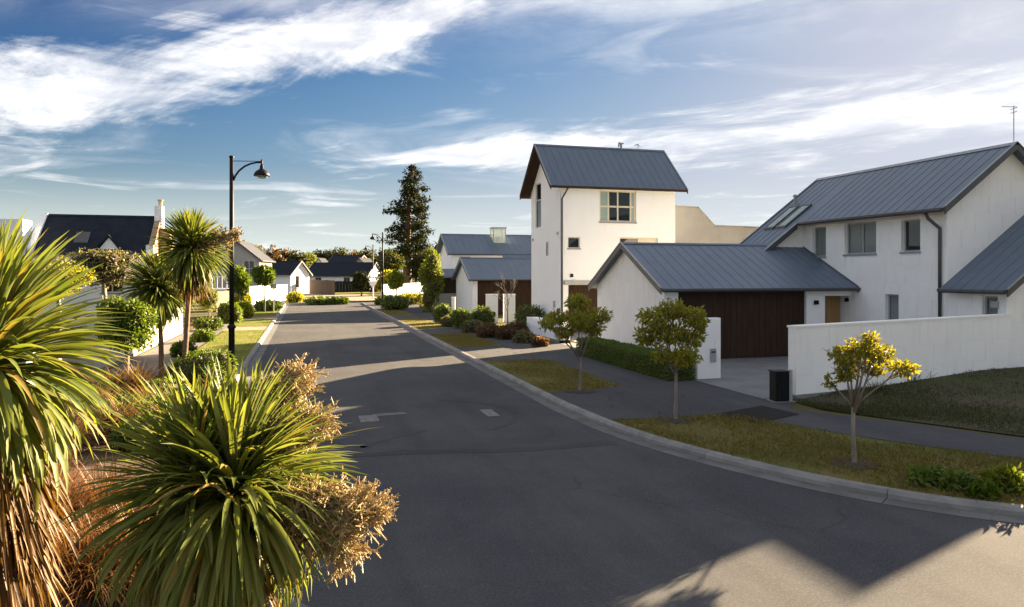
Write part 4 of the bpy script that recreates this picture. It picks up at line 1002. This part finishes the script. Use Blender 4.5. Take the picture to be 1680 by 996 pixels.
# ------------------------------------------------------------------ shrubs, hedges, bushes
def shrub(name, label, cat, loc, clumps, n, ll, mat, seed, group=None, core=True, kcore=.8, rot=0, up=.2, shell=.8, ww=.45):
    r = thing(name, label, cat, loc, group, rot); rs = np.random.RandomState(seed)
    V, Fq = clump_leaves(rs, clumps, n, ll, ll*ww, up, shell); np_mesh('foliage', V, Fq, mat, r)
    if core: build('branches', core_mb(clumps, kcore, seed=seed), m_core, r, smooth=True)  # closed dark core added inside the leaves to stop seeing through, not real branches
    return r
def box_hedge(label, x0, x1, y0, y1, h, n, ll, mat, seed):
    r = thing('hedge', label, 'hedge', ((x0+x1)/2, (y0+y1)/2, .1)); rs = np.random.RandomState(seed); hx, hy = (x1-x0)/2, (y1-y0)/2
    ar = np.array([hy*2*h, hy*2*h, hx*2*h, hx*2*h, hx*hy*4]); k = rs.choice(5, n, p=ar/ar.sum()); a = rs.uniform(-1, 1, n); b = rs.uniform(0, 1, n)
    P = np.zeros((n, 3)); Nn = np.zeros((n, 3))
    for i, (nx, ny, nz) in enumerate(((-1, 0, 0), (1, 0, 0), (0, -1, 0), (0, 1, 0), (0, 0, 1))):
        m = k == i; Nn[m] = (nx, ny, nz)
        if nx: P[m] = np.stack([np.full(m.sum(), nx*hx), a[m]*hy, b[m]*h], 1)
        elif ny: P[m] = np.stack([a[m]*hx, np.full(m.sum(), ny*hy), b[m]*h], 1)
        else: P[m] = np.stack([a[m]*hx, rs.uniform(-1, 1, m.sum())*hy, np.full(m.sum(), h)], 1)
    P += Nn*(rs.normal(size=(n, 1))*.018+.018*np.sin(P[:, :1]*5+P[:, 1:2]*4+P[:, 2:]*6))
    V, Fq = leaf_arrays(P, Nn*.5+rs.normal(size=(n, 3))*.6+np.array([0, 0, .3]), Nn+rs.normal(size=(n, 3))*.4, ll*rs.uniform(.7, 1.3, n), ll*.55)
    np_mesh('foliage', V, Fq, mat, r)
    mb = MB(); mb.box(-hx+.05, hx-.05, -hy+.05, hy-.05, 0, h-.05); build('branches', mb, m_core, r); return r  # plain dark box added as the hedge core so the leaves hide what's behind
box_hedge('clipped dark green box hedge along the foot of the garage gable', 10.45, 11.3, 19.75, 27.4, (.64), 21000, .06, f_hedge, 40)
def dome(u, v, wpx, hpx, yc=None):
    """clump list for a mound standing at ground pixel (u, v), wpx wide, hpx tall"""
    p = G(u, v, .1); yc = p.x*SA+p.y*CA; s = yc/F; return p, s
def mound(name, label, u, v, wpx, hpx, mat, seed, n=1500, ll=None, cat='shrub', group=None, lumps=5, shell=.8):
    p, s = dome(u, v, wpx, hpx); rr = random.Random(seed); w = wpx*s/2; h = hpx*s
    cl = [((0, 0, h*.42), (w*.82, w*.82, h*.56))]
    for k in range(lumps):
        t = 2*math.pi*k/lumps+rr.uniform(-.4, .4); cl.append(((math.cos(t)*w*.5, math.sin(t)*w*.5, h*rr.uniform(.3, .62)), (w*rr.uniform(.35, .5), w*rr.uniform(.35, .5), h*rr.uniform(.28, .4))))
    return shrub(name, label, cat, (p.x, p.y, .1), cl, n, ll or max(.05, 5.5*s), mat, seed, group, rot=-YAW, shell=shell)
gb = 'shrubs in the bed before the third house'
for i, (u, v, w, h, mt, lab) in enumerate((
    (727, 530, 34, 30, f_hedge, 'leftmost dark shrub of the bed before the third house'),
    (757, 538, 40, 30, f_hedge, 'dark green shrub behind the slim white post'),
    (791, 536, 44, 34, f_green, 'bright green shrub left of the white letterbox piers'),
    (868, 541, 52, 40, f_hedge, 'tall dark green shrub between the right pier and the tower'),
    (738, 536, 30, 16, f_grey, 'low grey green shrub at the edge of the footpath'),
    (775, 545, 40, 18, f_grey, 'grey green ground shrub under the small white plate'))):
    mound('shrub', lab, u, v, w, h, mt, 50+i, 1100, group=gb)
gh_ = 'reddish brown shrubs by the right footpath'
for i, (u, v, w, h, mt, lab) in enumerate((
    (800, 553, 44, 22, f_heath, 'leftmost reddish shrub at the corner of the tower driveway'), (832, 556, 40, 22, f_heath, 'reddish shrub in front of the right white pier'),
    (860, 562, 38, 20, f_grey, 'grey brown shrub next to the low white wall'), (848, 549, 36, 20, f_heath, 'reddish shrub tucked behind the grey brown one'), (886, 568, 30, 14, f_heath, 'smallest reddish shrub at the foot of the low white wall'))):
    mound('shrub', lab, u, v, w, h, mt, 60+i, 800, group=gh_)
q = G(707, 512, .1); yq = q.x*SA+q.y*CA; s = yq/F
shrub('columnar_bush', 'tall narrow bright green bush standing at the right edge of the street', 'tall bush', (q.x, q.y, .1), [((-.2, 0, 1.1), (.85, .8, 1.2)), ((.15, .1, 2.3), (.95, .9, 1.1)), ((0, 0, 3.5), (.85, .8, 1.0)), ((.2, -.1, 4.4), (.6, .6, .7)), ((-.45, 0, 3.2), (.55, .5, .7)), ((.5, .1, 3.1), (.5, .5, .8)), ((0, .1, 5.0), (.3, .3, .45))], 3600, .2, f_lime, 71, rot=-YAW, up=.5, kcore=.7)
hd = 'dark clipped mounds at the end of the street'
for i, (u, v, w, h, mt, lab) in enumerate(((648, 508, 50, 22, f_hedge, 'front dark clipped mound at the right end of the street'), (633, 500, 38, 14, f_hedge, 'long low mound behind the front clipped one'), (672, 499, 50, 18, f_olive, 'olive mound right of the clipped dark ones'),
    (526, 498, 60, 9, f_hedge, 'flat dark hedge strip across the end of the road'), (556, 498, 34, 9, f_hedge, 'short dark hedge at the right end of the flat strip'), (484, 495, 30, 14, f_olive, 'olive mound in front of the small gabled house'))):
    mound('hedge', lab, u, v, w, h, mt, 80+i, 900, cat='hedge', group=hd)
def ball_tree(label, u, yc, vc, wpx, hpx, mat, seed, n=1400, ll=None, name='round_tree', trunk=m_bark, group=None, vbase=None, cat='tree', lumps=9, shell=.55):
    p = D(u, yc); s = yc/F; r = thing(name, label, cat, (p.x, p.y, .08), group, rot=-YAW); rr = random.Random(seed); zc = ZV(vc, yc)-.08; w, h = wpx*s/2, hpx*s/2
    cl = [((0, 0, zc), (w*.72, w*.72, h*.78))]
    for k in range(lumps):
        t = 2*math.pi*k/lumps+rr.uniform(-.5, .5); e = rr.uniform(-.7, .8); cl.append(((math.cos(t)*w*.55*math.cos(e), math.sin(t)*w*.55*math.cos(e), zc+h*.6*math.sin(e)), (w*rr.uniform(.32, .5), w*rr.uniform(.32, .5), h*rr.uniform(.3, .48))))
    mb = MB(); mb.tube([(0, 0, -.1), (.03*w, 0, zc*.5), (0, 0, zc)], [max(.05, w*.09), max(.04, w*.07), .03], 7)
    for c, q in cl[1:]: mb.tube([(0, 0, max(.2, zc-h*.6)), c], [max(.02, w*.03), .01], 5)
    build('trunk', mb, trunk, r, smooth=True)
    V, Fq = clump_leaves(np.random.RandomState(seed), cl, n, ll or 6*s, (ll or 6*s)*.5, .2, shell); np_mesh('crown', V, Fq, mat, r)
    build('branches', core_mb(cl, .5, seed=seed), m_core, r, smooth=True); return r  # dark lumps added to fill the crown, a core and not modelled branches
ball_tree('round clipped green tree left of the white panel wall, nearer the lamp post', 393, 56, 460, 36, 62, f_green, 90, 1800)
ball_tree('round clipped green tree on a thin trunk before the white panel wall', 434, 62, 452, 38, 42, f_green, 91, 1800)
ball_tree('egg shaped lime tree at the right end of the street', 650, 92, 459, 26, 36, f_lime, 92, 1300)
ball_tree('dark tree beside the give way sign', 593, 108, 462, 34, 34, f_dark, 93, 900)
ball_tree('dark green tree between the lamp and the lime tree', 632, 112, 462, 34, 40, f_olive, 94, 900)
ball_tree('green tree filling the gap left of the tall conifer', 640, 140, 432, 46, 50, f_far, 95, 1300)
ball_tree('dark tree right of the conifer trunk', 692, 130, 440, 50, 60, f_dark, 96, 1300)
ball_tree('lime green tree behind the columnar bush', 708, 95, 445, 42, 62, f_green, 97, 1500)
# trees on the skyline
tl = 'trees on the skyline beyond the houses'
sky_t = [(412, 200, 418, 50, 40, f_grey), (447, 210, 422, 46, 46, f_rust), (470, 215, 424, 44, 40, f_rust), (490, 205, 428, 36, 40, f_far), (505, 220, 430, 34, 38, f_lime), (528, 260, 424, 40, 34, f_dark), (552, 260, 421, 44, 36, f_far), (578, 270, 424, 40, 36, f_rust), (600, 250, 424, 34, 40, f_far), (612, 255, 432, 44, 34, f_far), (640, 240, 424, 60, 44, f_far), (700, 240, 424, 50, 50, f_far), (725, 235, 418, 40, 56, f_dark), (392, 190, 410, 34, 40, f_grey), (350, 210, 425, 60, 40, f_far), (310, 220, 428, 70, 40, f_dark), (120, 120, 420, 120, 60, f_far), (20, 130, 425, 120, 60, f_far), (330, 150, 432, 60, 50, f_olive)]
side_w = ['grey green', 'rust brown', 'rust brown', 'mid green', 'lime green', 'dark', 'mid green', 'rust brown', 'mid green', 'mid green', 'broad green', 'broad green', 'dark', 'grey green', 'green', 'dark', 'broad green', 'broad green', 'olive']
near_w = ['behind the two storey house', 'above the small gabled house roof', 'right of the other rust brown one', 'above the gable of the turned house', 'left of the long low roof', 'above the left end of the long low roof', 'over the middle of the far double gabled house', 'above the right gable of the far house', 'rising over the pale gable', 'behind the give way sign', 'left of the conifer trunk', 'right of the conifer trunk', 'touching the third house gable', 'behind the nearest lamp post top', 'left of the lamp post', 'behind the tall cabbage tree', 'behind the slate roofed house', 'at the far left edge behind the parapet', 'between the slate roofed house and the lamp post']
for i, (u, yc, vc, w, h, mt) in enumerate(sky_t):
    ball_tree(f'{side_w[i]} leafy tree {near_w[i]}', u, yc, vc, w, h, mt, 100+i, 700, .9 if yc > 180 else .5, 'skyline_tree', m_barkb, tl, shell=.5)

# ------------------------------------------------------------------ tall conifer
def conifer():
    yc = 150; s = yc/F; p = D(668, yc); r = thing('conifer_tree', 'tall ragged dark conifer rising above everything at the end of the street', 'conifer', (p.x, p.y, 0), rot=-YAW)
    rr = random.Random(8); rs = np.random.RandomState(8); mb = MB(); zt = ZV(272, yc)
    mb.tube([(0, 0, -.2), (0, 0, 2), (0, 0, 9), (.3, 0, 16), (.6, 0, 22), (.9, 0, zt-.4)], [1.25, .95, .75, .5, .3, .06], 10)
    prof = [(270, -3, 4), (280, -9, 12), (292, -13, 18), (304, -24, 20), (312, -14, 26), (324, -15, 30), (336, -24, 30), (345, -38, 30), (354, -26, 34), (366, -20, 32), (378, -30, 36), (388, -24, 44), (398, -42, 42), (408, -36, 38), (418, -18, 44), (428, -14, 30), (436, -8, 20)]
    cl = []
    for v in np.arange(272, 438, 4.2):
        j = max(i for i in range(len(prof)) if prof[i][0] <= v); j = min(j, len(prof)-2); t = (v-prof[j][0])/(prof[j+1][0]-prof[j][0])
        L0 = prof[j][1]+(prof[j+1][1]-prof[j][1])*t; R0 = prof[j][2]+(prof[j+1][2]-prof[j][2])*t
        z = ZV(v, yc); ax = .9*max(0, (z-9)/16)
        a0_ = rr.uniform(0, 6.28)
        for k in range(3):
            a = a0_+k*2.09+rr.uniform(-.5, .5); ca = math.cos(a); R_ = (abs(R0) if ca > 0 else abs(L0))*s*rr.uniform(.6, 1.1)
            R_ = R_ if abs(ca) > .5 else (abs(R0)+abs(L0))/2*s*rr.uniform(.7, 1)
            d = Vector((ca, math.sin(a), 0)); e = Vector((ax, 0, z+R_*.12))+d*R_; m_ = Vector((ax, 0, z+.2))+d*R_*.5+Vector((0, 0, -.25))
            mb.tube([(ax, 0, z+.3), m_, e], [.13, .09, .03], 5)
            for q in (1.0, .74, .5):
                c = Vector((ax, 0, z)).lerp(e, q)+Vector((rr.gauss(0, .2), rr.gauss(0, .2), rr.gauss(0, .15)-.15)); w = R_*.22*(1.15-.3*q)+.35
                if rr.random() < (.55 if q == .5 else .12): continue
                cl.append((tuple(c), (w*1.0, w*1.0, w*.40)))
    build('trunk', mb, m_barkb, r, smooth=True)
    V, Fq = clump_leaves(rs, cl, 8200, .66, .28, -.3, .1); np_mesh('crown', V, Fq, f_dark, r)
conifer()

# ------------------------------------------------------------------ cabbage trees
def strap(L, w, elev, droop, az, base, rs, seg=7, twist=0.0, r0=.05):
    """one long sword leaf: folded blade arching from its base"""
    t = np.linspace(0, 1, seg+1); a = elev-droop*t**1.6; step = L/seg
    x = np.concatenate([[0], np.cumsum(np.cos((a[:-1]+a[1:])/2)*step)])+r0*math.cos(elev); z = np.concatenate([[0], np.cumsum(np.sin((a[:-1]+a[1:])/2)*step)])+r0*math.sin(elev)
    prof = np.interp(t, [0, .12, .4, .7, .9, 1], [.55, .6, 1.0, .85, .42, .02])*w/2
    nx, nz = -np.sin(a), np.cos(a); tw = twist*t; fold = .38
    c = np.stack([x, np.zeros_like(x), z], 1)
    def edge(s): 
        y = s*prof*np.cos(tw); up = fold*prof+s*prof*np.sin(tw); return np.stack([x+nx*up, y, z+nz*up], 1)
    V = np.stack([edge(-1), c, edge(1)], 1).reshape(-1, 3)
    ca, sa = math.cos(az), math.sin(az); V = np.stack([V[:, 0]*ca-V[:, 1]*sa, V[:, 0]*sa+V[:, 1]*ca, V[:, 2]], 1)+np.array(base)
    i = np.arange(seg)[:, None]*3
    Fq = np.concatenate([i+np.array([[0, 1, 4, 3]]), i+np.array([[1, 2, 5, 4]])], 0)
    return V, Fq
def panicle(root, s, e, n, seed, bl=.075, w=.011, spread=.3, fl=5):
    rs = np.random.RandomState(seed); rr = random.Random(seed); s, e = Vector(s), Vector(e); mb = MB(); P = []; Dd = []
    mid = s.lerp(e, .5)+Vector((0, 0, .06)); mb.tube([s, mid, e], [.014, .010, .004], 6)
    ax = [s.lerp(mid, t) for t in (.35, .55, .75, .95)]+[mid.lerp(e, t) for t in (.15, .35, .55, .75, .95)]
    for k in range(n):
        b = rr.choice(ax); d = Vector((rr.gauss(0, 1), rr.gauss(0, 1), rr.gauss(0, .8)))+(e-s).normalized()*.7; d.normalize(); l = spread*rr.uniform(.5, 1.1)
        q = b+d*l+Vector((0, 0, -.12*l)); mb.tube([b, b.lerp(q, .5)+Vector((0, 0, .03)), q], [.004, .003, .002], 4)
        for j in range(9):
            p = b.lerp(q, rr.uniform(.25, 1)); d2 = (d+Vector((rr.gauss(0, .75), rr.gauss(0, .75), rr.gauss(0, .75)))).normalized(); l2 = bl*rr.uniform(.6, 1.35)
            mb.tube([p, p+d2*l2*.5, p+d2*l2], [w*.38, w*.5, w*.3], 4)
            for f in range(fl): P.append(p+d2*l2*rr.uniform(.15, 1)); Dd.append(d2)
    o = build('flower_panicle', mb, m_flower, root)
    P = np.array([tuple(q) for q in P]); Dd = np.array([tuple(q) for q in Dd]); n_ = len(P)
    V, Fq = leaf_arrays(P, Dd*.4+rs.normal(size=(n_, 3)), rs.normal(size=(n_, 3)), w*1.3*rs.uniform(.6, 1.4, n_), w*.6); np_mesh('florets', V, Fq, m_flower, o)
    return o
def dead_skirt(root, c, n, L, r, z_drop, seed, w=.04, mat=None):
    rs = np.random.RandomState(seed); ar = []
    for k in range(n):
        zz = c[2]-rs.uniform(.0, z_drop); a = rs.uniform(0, 2*math.pi)
        ar.append(strap(L*rs.uniform(.6, 1.1), w*rs.uniform(.6, 1.2), R(rs.uniform(-80, -48)), R(rs.uniform(8, 30)), a, (c[0]+r*math.cos(a)*rs.uniform(.3, 1), c[1]+r*math.sin(a)*rs.uniform(.3, 1), zz), rs, 5, rs.uniform(-1, 1)))
    V, Fq = merge(ar); return np_mesh('dead_leaves', V, Fq, mat or m_dead, root, kind='stuff')
def big_cabbage(label, loc, zc, n, L, w, seed, emin, emax, bias, skirt, heads=((0, 0, 0, 1),), extra=300):
    r = thing('cabbage_tree', label, 'cabbage tree', loc, 'cabbage trees'); rs = np.random.RandomState(seed); rr = random.Random(seed)
    mb = MB(); mb.tube([(0, 0, -.1), (.03, .02, zc*.5), (0, 0, zc-.05)], [.13, .11, .09], 10); tk = build('trunk', mb, m_barkb, r, smooth=True)
    for hx, hy, hz, hs in heads[1:]:
        mb = MB(); mb.tube([(0, 0, zc-.75), (hx*.6, hy*.6, zc-.45+hz*.5), (hx, hy, zc+hz)], [.085, .075, .06], 8); build('branch', mb, m_barkb, r, smooth=True)
    bins = {}; NB = 16
    def spec(b):
        e = emin+(emax-emin)*(b+.5)/NB; low = 1-(e-emin)/(emax-emin)
        return L*rs.uniform(.80, 1.12), w*rs.uniform(.75, 1.15), R(e+rs.uniform(-4, 4)), R(rs.uniform(8, 26)+62*low*rs.uniform(.5, 1.2))
    for b in range(NB):
        for k in range(5):
            l_, w_, e_, d_ = spec(b); V, Fq = strap(l_, w_, e_, d_, 0, (0, 0, 0), rs, 8, rs.uniform(-.9, .9))
            me = bpy.data.meshes.new('leaf'); me.from_pydata(V.tolist(), [], Fq.tolist()); me.materials.append(m_leaf); me.polygons.foreach_set('use_smooth', [True]*len(me.polygons)); bins[b, k] = me
    for i in range(n):
        hx, hy, hz, hs = heads[i % len(heads)]
        b = min(NB-1, int(NB*rs.uniform(0, 1)**bias)); o = link(bpy.data.objects.new('leaf', bins[b, rs.randint(5)]), r)
        o.location = (hx, hy, zc+hz+.16*(b/NB-.5)); o.rotation_euler = (rs.normal()*.08, rs.normal()*.08, i*2.39996+rs.normal()*.25); q = hs*rs.uniform(.85, 1.1); o.scale = (q, q, q)
    ar = []
    for i in range(extra):
        hx, hy, hz, hs = heads[i % len(heads)]; b = min(NB-1, int(NB*rs.uniform(0, 1)**(bias*1.5))); l_, w_, e_, d_ = spec(b)
        ar.append(strap(l_*hs*.94, w_, e_, d_, rs.uniform(0, 6.283), (hx, hy, zc+hz+.16*(b/NB-.5)), rs, 7, rs.uniform(-.9, .9)))
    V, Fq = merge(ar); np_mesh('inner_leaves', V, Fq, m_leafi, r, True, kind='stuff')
    if skirt: dead_skirt(r, (0, 0, zc-.08), skirt[0], L*skirt[1], .1, skirt[2], seed+1, w*.55)
    return r
q = D(-22, 4.3); ct1 = big_cabbage('huge cabbage tree at the left edge with upright sword leaves and brown dead skirt', (q.x, q.y, .1), ZV(600, 4.3)-.1, 298, .78, .046, 201, -52, 88, .8, (950, 1.0, .9), extra=560)
q = D(385, 4.05); ct2 = big_cabbage('broad bushy cabbage tree with buff flower sprays overhanging the road', (q.x, q.y, .1), ZV(812, 4.05)-.1, 299, .70, .030, 202, -48, 82, 1.0, (110, .8, .3), ((0, 0, 0, 1), (-.22, .14, -.02, .94), (.06, .26, -.03, .9)), extra=1500)
zc2 = ZV(812, 4.05)-.1
def cl(dx, dyc, dz): return (dx*CA+dyc*SA, -dx*SA+dyc*CA, dz)     # offset right of / away from the camera
panicle(ct2, cl(.02, .1, zc2+.12), cl(.36, .30, zc2+.34), 170, 301, .05, .0075, .19, 7)
panicle(ct2, cl(-.05, .15, zc2+.25), cl(.22, .40, zc2+.58), 170, 302, .05, .0075, .17, 7)
panicle(ct2, cl(.20, -.02, zc2-.02), cl(.70, .02, zc2-.10), 210, 303, .06, .008, .20, 7)
panicle(ct2, cl(.16, -.05, zc2-.05), cl(.58, .05, zc2-.30), 190, 304, .055, .008, .20, 7)
def mid_cabbage(label, u, v, lean_px, vc, n, L, w, seed, emin, flower=None, skirt=None, mat=None, r0=.07):
    p = G(u, v, .1); yc = p.x*SA+p.y*CA; s = yc/F; r = thing('cabbage_tree', label, 'cabbage tree', (p.x, p.y, .1), 'cabbage trees', rot=-YAW); rs = np.random.RandomState(seed); zc = ZV(vc, yc)-.1; lx = lean_px*s
    mb = MB(); mb.tube([(0, 0, -.1), (0, 0, .05), (lx*.35, .03, zc*.4), (lx*.75, 0, zc*.75), (lx, 0, zc)], [r0*1.5, r0*1.15, r0, r0*.85, r0*.7], 9); build('trunk', mb, m_barkb, r, smooth=True)
    ar = []
    for k in range(n):
        t = rs.uniform(0, 1)**.8; e = emin+(86-emin)*t
        ar.append(strap(L*rs.uniform(.8, 1.1), w*rs.uniform(.8, 1.15), R(e), R(rs.uniform(12, 30)+45*(1-t)*rs.uniform(.4, 1.2)), k*2.4+rs.normal()*.2, (lx, 0, zc+.15*(t-.5)), rs, 6, rs.uniform(-.8, .8)))
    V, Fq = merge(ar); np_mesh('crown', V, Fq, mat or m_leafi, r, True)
    if skirt: dead_skirt(r, (lx, 0, zc-.05), skirt[0], L*skirt[1], .08, skirt[2], seed+1, w*.8)
    if flower: panicle(r, (lx, 0, zc+.1), (lx+flower[0], -.1, zc+flower[1]), flower[2], seed+2, .09, .028, .36, 4)
    return r
mid_cabbage('tall slender cabbage tree with orange dead leaves and tan flower head near the lamp post', 300, 640, 14, 412, 700, 1.12, .07, 210, -66, (1.1, .42, 110), (200, .9, .5))
mid_cabbage('shorter drooping cabbage tree left of the tall slender one', 265, 622, -4, 476, 800, 1.15, .085, 211, -80, None, (60, .7, .3))

# ------------------------------------------------------------------ tussocks and left hand planting
def tussock(label, u, v, L, n, mat, seed, spread=.9, z=.1, yc=None, w=.010):
    p = G(u, v, z); r = thing('tussock', label, 'tussock grass', (p.x, p.y, z), 'tussock grasses in the left garden bed'); rs = np.random.RandomState(seed); ar = []
    for k in range(n):
        a = rs.uniform(0, 2*math.pi); e = 88-rs.uniform(0, 1)*60*spread
        ar.append(strap(L*rs.uniform(.55, 1.15), w*rs.uniform(.7, 1.3), R(e), R(rs.uniform(25, 110)), a, (rs.normal()*.07, rs.normal()*.07, 0), rs, 5))
    V, Fq = merge(ar); np_mesh('blades', V, Fq, mat, r); return r
for i, (u, v, L, n, mt, lab) in enumerate((
    (95, 905, 1.0, 900, m_tuss, 'orange tussock just right of the dead leaf skirt'), (150, 985, .95, 900, m_tuss, 'orange tussock at the lower edge between the two big cabbage trees'),
    (170, 880, .95, 800, m_tuss, 'orange tussock half under the bushy cabbage tree'), (60, 840, .95, 700, m_tuss, 'orange tussock behind the trunk at the left edge'), (230, 960, .9, 800, m_tuss, 'orange tussock below the leaves of the bushy cabbage tree'),
    (185, 660, .95, 500, m_tuss2, 'tan tussock under the round green tree'), (228, 655, 1.0, 500, m_tuss2, 'tan tussock right of the round green tree trunk'), (250, 690, .9, 500, m_tuss2, 'tan tussock in front of the cabbage tree trunks'),
    (150, 690, .9, 500, m_tuss2, 'tan tussock left of the round green tree'), (200, 720, .95, 600, m_tuss2, 'tan tussock in front of the round green tree'), (110, 740, .9, 500, m_tuss2, 'tan tussock behind the arching leaves'), (290, 730, .9, 600, m_tuss2, 'tan tussock behind the bushy cabbage tree'),
    (60, 700, .9, 500, m_tuss2, 'tan tussock behind the upright leaves at the left edge'), (390, 690, .8, 500, m_tuss2, 'tan tussock close to the left kerb'))):
    tussock(lab, u, v, L, n, mt, 400+i, w=.014 if v > 800 else .022)
mound('shrub', 'large rounded green hedge under the tall cabbage tree', 330, 640, 118, 66, f_green, 500, 5200, .09, 'shrub')
mound('shrub', 'dark low shrub left of the two cabbage tree trunks', 215, 700, 90, 50, f_hedge, 507, 2500, .09, 'shrub')
mound('shrub', 'dark low shrub beside the left kerb below the cabbage trees', 345, 700, 90, 46, f_hedge, 508, 2500, .09, 'shrub')
ball_tree('dense bright green round tree on a thin dark trunk in front of the cream wall', 207, 20.5, 533, 100, 112, f_green, 501, 5600, .12, 'round_tree', m_bark, lumps=14, shell=.55)
ball_tree('spreading grey green tree in front of the slate roofed house', 170, 37, 440, 128, 84, f_grey, 502, 3000, .17, 'garden_tree', m_bark, lumps=9, shell=.4)
ball_tree('dark spreading tree left of the grey green one', 95, 34, 455, 110, 90, f_olive, 506, 2600, .17, 'garden_tree', m_bark, lumps=9, shell=.4)
ball_tree('slim lime green tree right of the tall cabbage trunk', 343, 42, 492, 34, 50, f_lime, 503, 1500, .11, 'round_tree', m_bark)
ls_ = 'clipped shrubs along the left garden path'
for i, (u, v, w, h, mt, lab) in enumerate(((341, 542, 46, 20, f_hedge, 'flat clipped hedge by the path under the slim lime tree'), (334, 560, 40, 18, f_green, 'low bright shrub in front of the flat clipped hedge'), (378, 530, 44, 34, f_green, 'rounded bright shrub just left of the lamp post'), (402, 522, 26, 26, f_lime, 'lit lime shrub just right of the lamp post'), (398, 505, 30, 24, f_olive, 'olive shrub behind the lime one'),
    (440, 510, 46, 16, f_hedge, 'dark hedge at the foot of the white panel wall'), (300, 585, 40, 24, f_green, 'low green shrub at the end of the cream wall'))):
    mound('shrub', lab, u, v, w, h, mt, 510+i, 1300, group=ls_)
# weeds by the kerb and along the wall on the right
for i, (u, v, w, h, mt, lab) in enumerate(((1545, 800, 90, 34, f_hedge, 'dark leafy weed patch on the right verge'), (1650, 806, 90, 46, f_lime, 'sunlit leafy weed at the right edge of the verge'), (1605, 815, 50, 26, f_green, 'smaller green weed between the dark and the sunlit one'))):
    p, s = dome(u, v, w, h); W_, H_ = w*s/2, h*s; rr = random.Random(600+i)
    shrub('weed', lab, 'weed', (p.x, p.y, .1), [((rr.uniform(-.7, .7)*W_, rr.uniform(-.6, .6)*W_, H_*.25), (W_*.45, W_*.4, H_*.55)) for _ in range(7)], 700, .12, mt, 600+i, 'leafy weeds on the right verge', False, rot=-YAW, up=.6, shell=.3)
for i, (u, v) in enumerate(((1495, 628), (1512, 624), (1608, 607), (1440, 640))):
    p = G(u, v, .25); r = thing('weed', ('left', 'right', 'tallest', 'smallest')[i]+' tuft growing at the foot of the long garden wall', 'weed', (p.x, p.y, .2), 'tufts at the foot of the wall'); rs = np.random.RandomState(620+i); ar = []
    for k in range(70): ar.append(strap(rs.uniform(.15, .5)*(1, 1, 1.3, .7)[i], .016, R(rs.uniform(40, 88)), R(rs.uniform(10, 60)), rs.uniform(0, 6.3), (rs.normal()*.14, rs.normal()*.08, 0), rs, 4))
    V, Fq = merge(ar); np_mesh('blades', V, Fq, m_gbladeD, r)

# fallen leaves and grit on the right verge, path and gutter
rs = np.random.RandomState(700)
def litter(name, path, d0, d1, n, ln, mat, z):
    d = dense([p for p in path if p[1] < 45], .3); i = rs.randint(0, len(d)-1, n); off_ = rs.uniform(d0, d1, n)
    P = np.array([offset(d[max(0, k-1):k+2], o)[1 if k > 0 else 0] for k, o in zip(i, off_)]); P = np.concatenate([P+rs.normal(size=P.shape)*.12, np.full((n, 1), z)], 1)
    np_mesh(name, *leaf_arrays(P, rs.normal(size=(n, 3))*[1, 1, .12], rs.normal(size=(n, 3))*.3+[0, 0, 1], ln*rs.uniform(.5, 1.3, n), ln*.5, .1), mat, kind='stuff')
litter('fallen_leaves', KR, .3, 3.4, 420, .09, f_rust, .125)
litter('gutter_grit', KR, -.34, -.03, 1500, .035, m_tuss2, .014)

for i, (u, v, w, h, lab) in enumerate(((270, 672, 100, 52, 'green rounded shrub in front of the two slender cabbage tree trunks'), (180, 712, 110, 50, 'green shrub between the round tree and the bushy cabbage tree'), (240, 735, 120, 56, 'broad green shrub just behind the bushy cabbage tree'))):
    mound('shrub', lab, u, v, w, h, f_green if i != 1 else f_hedge, 720+i, 2600, .085, group='green shrubs in the left garden bed')
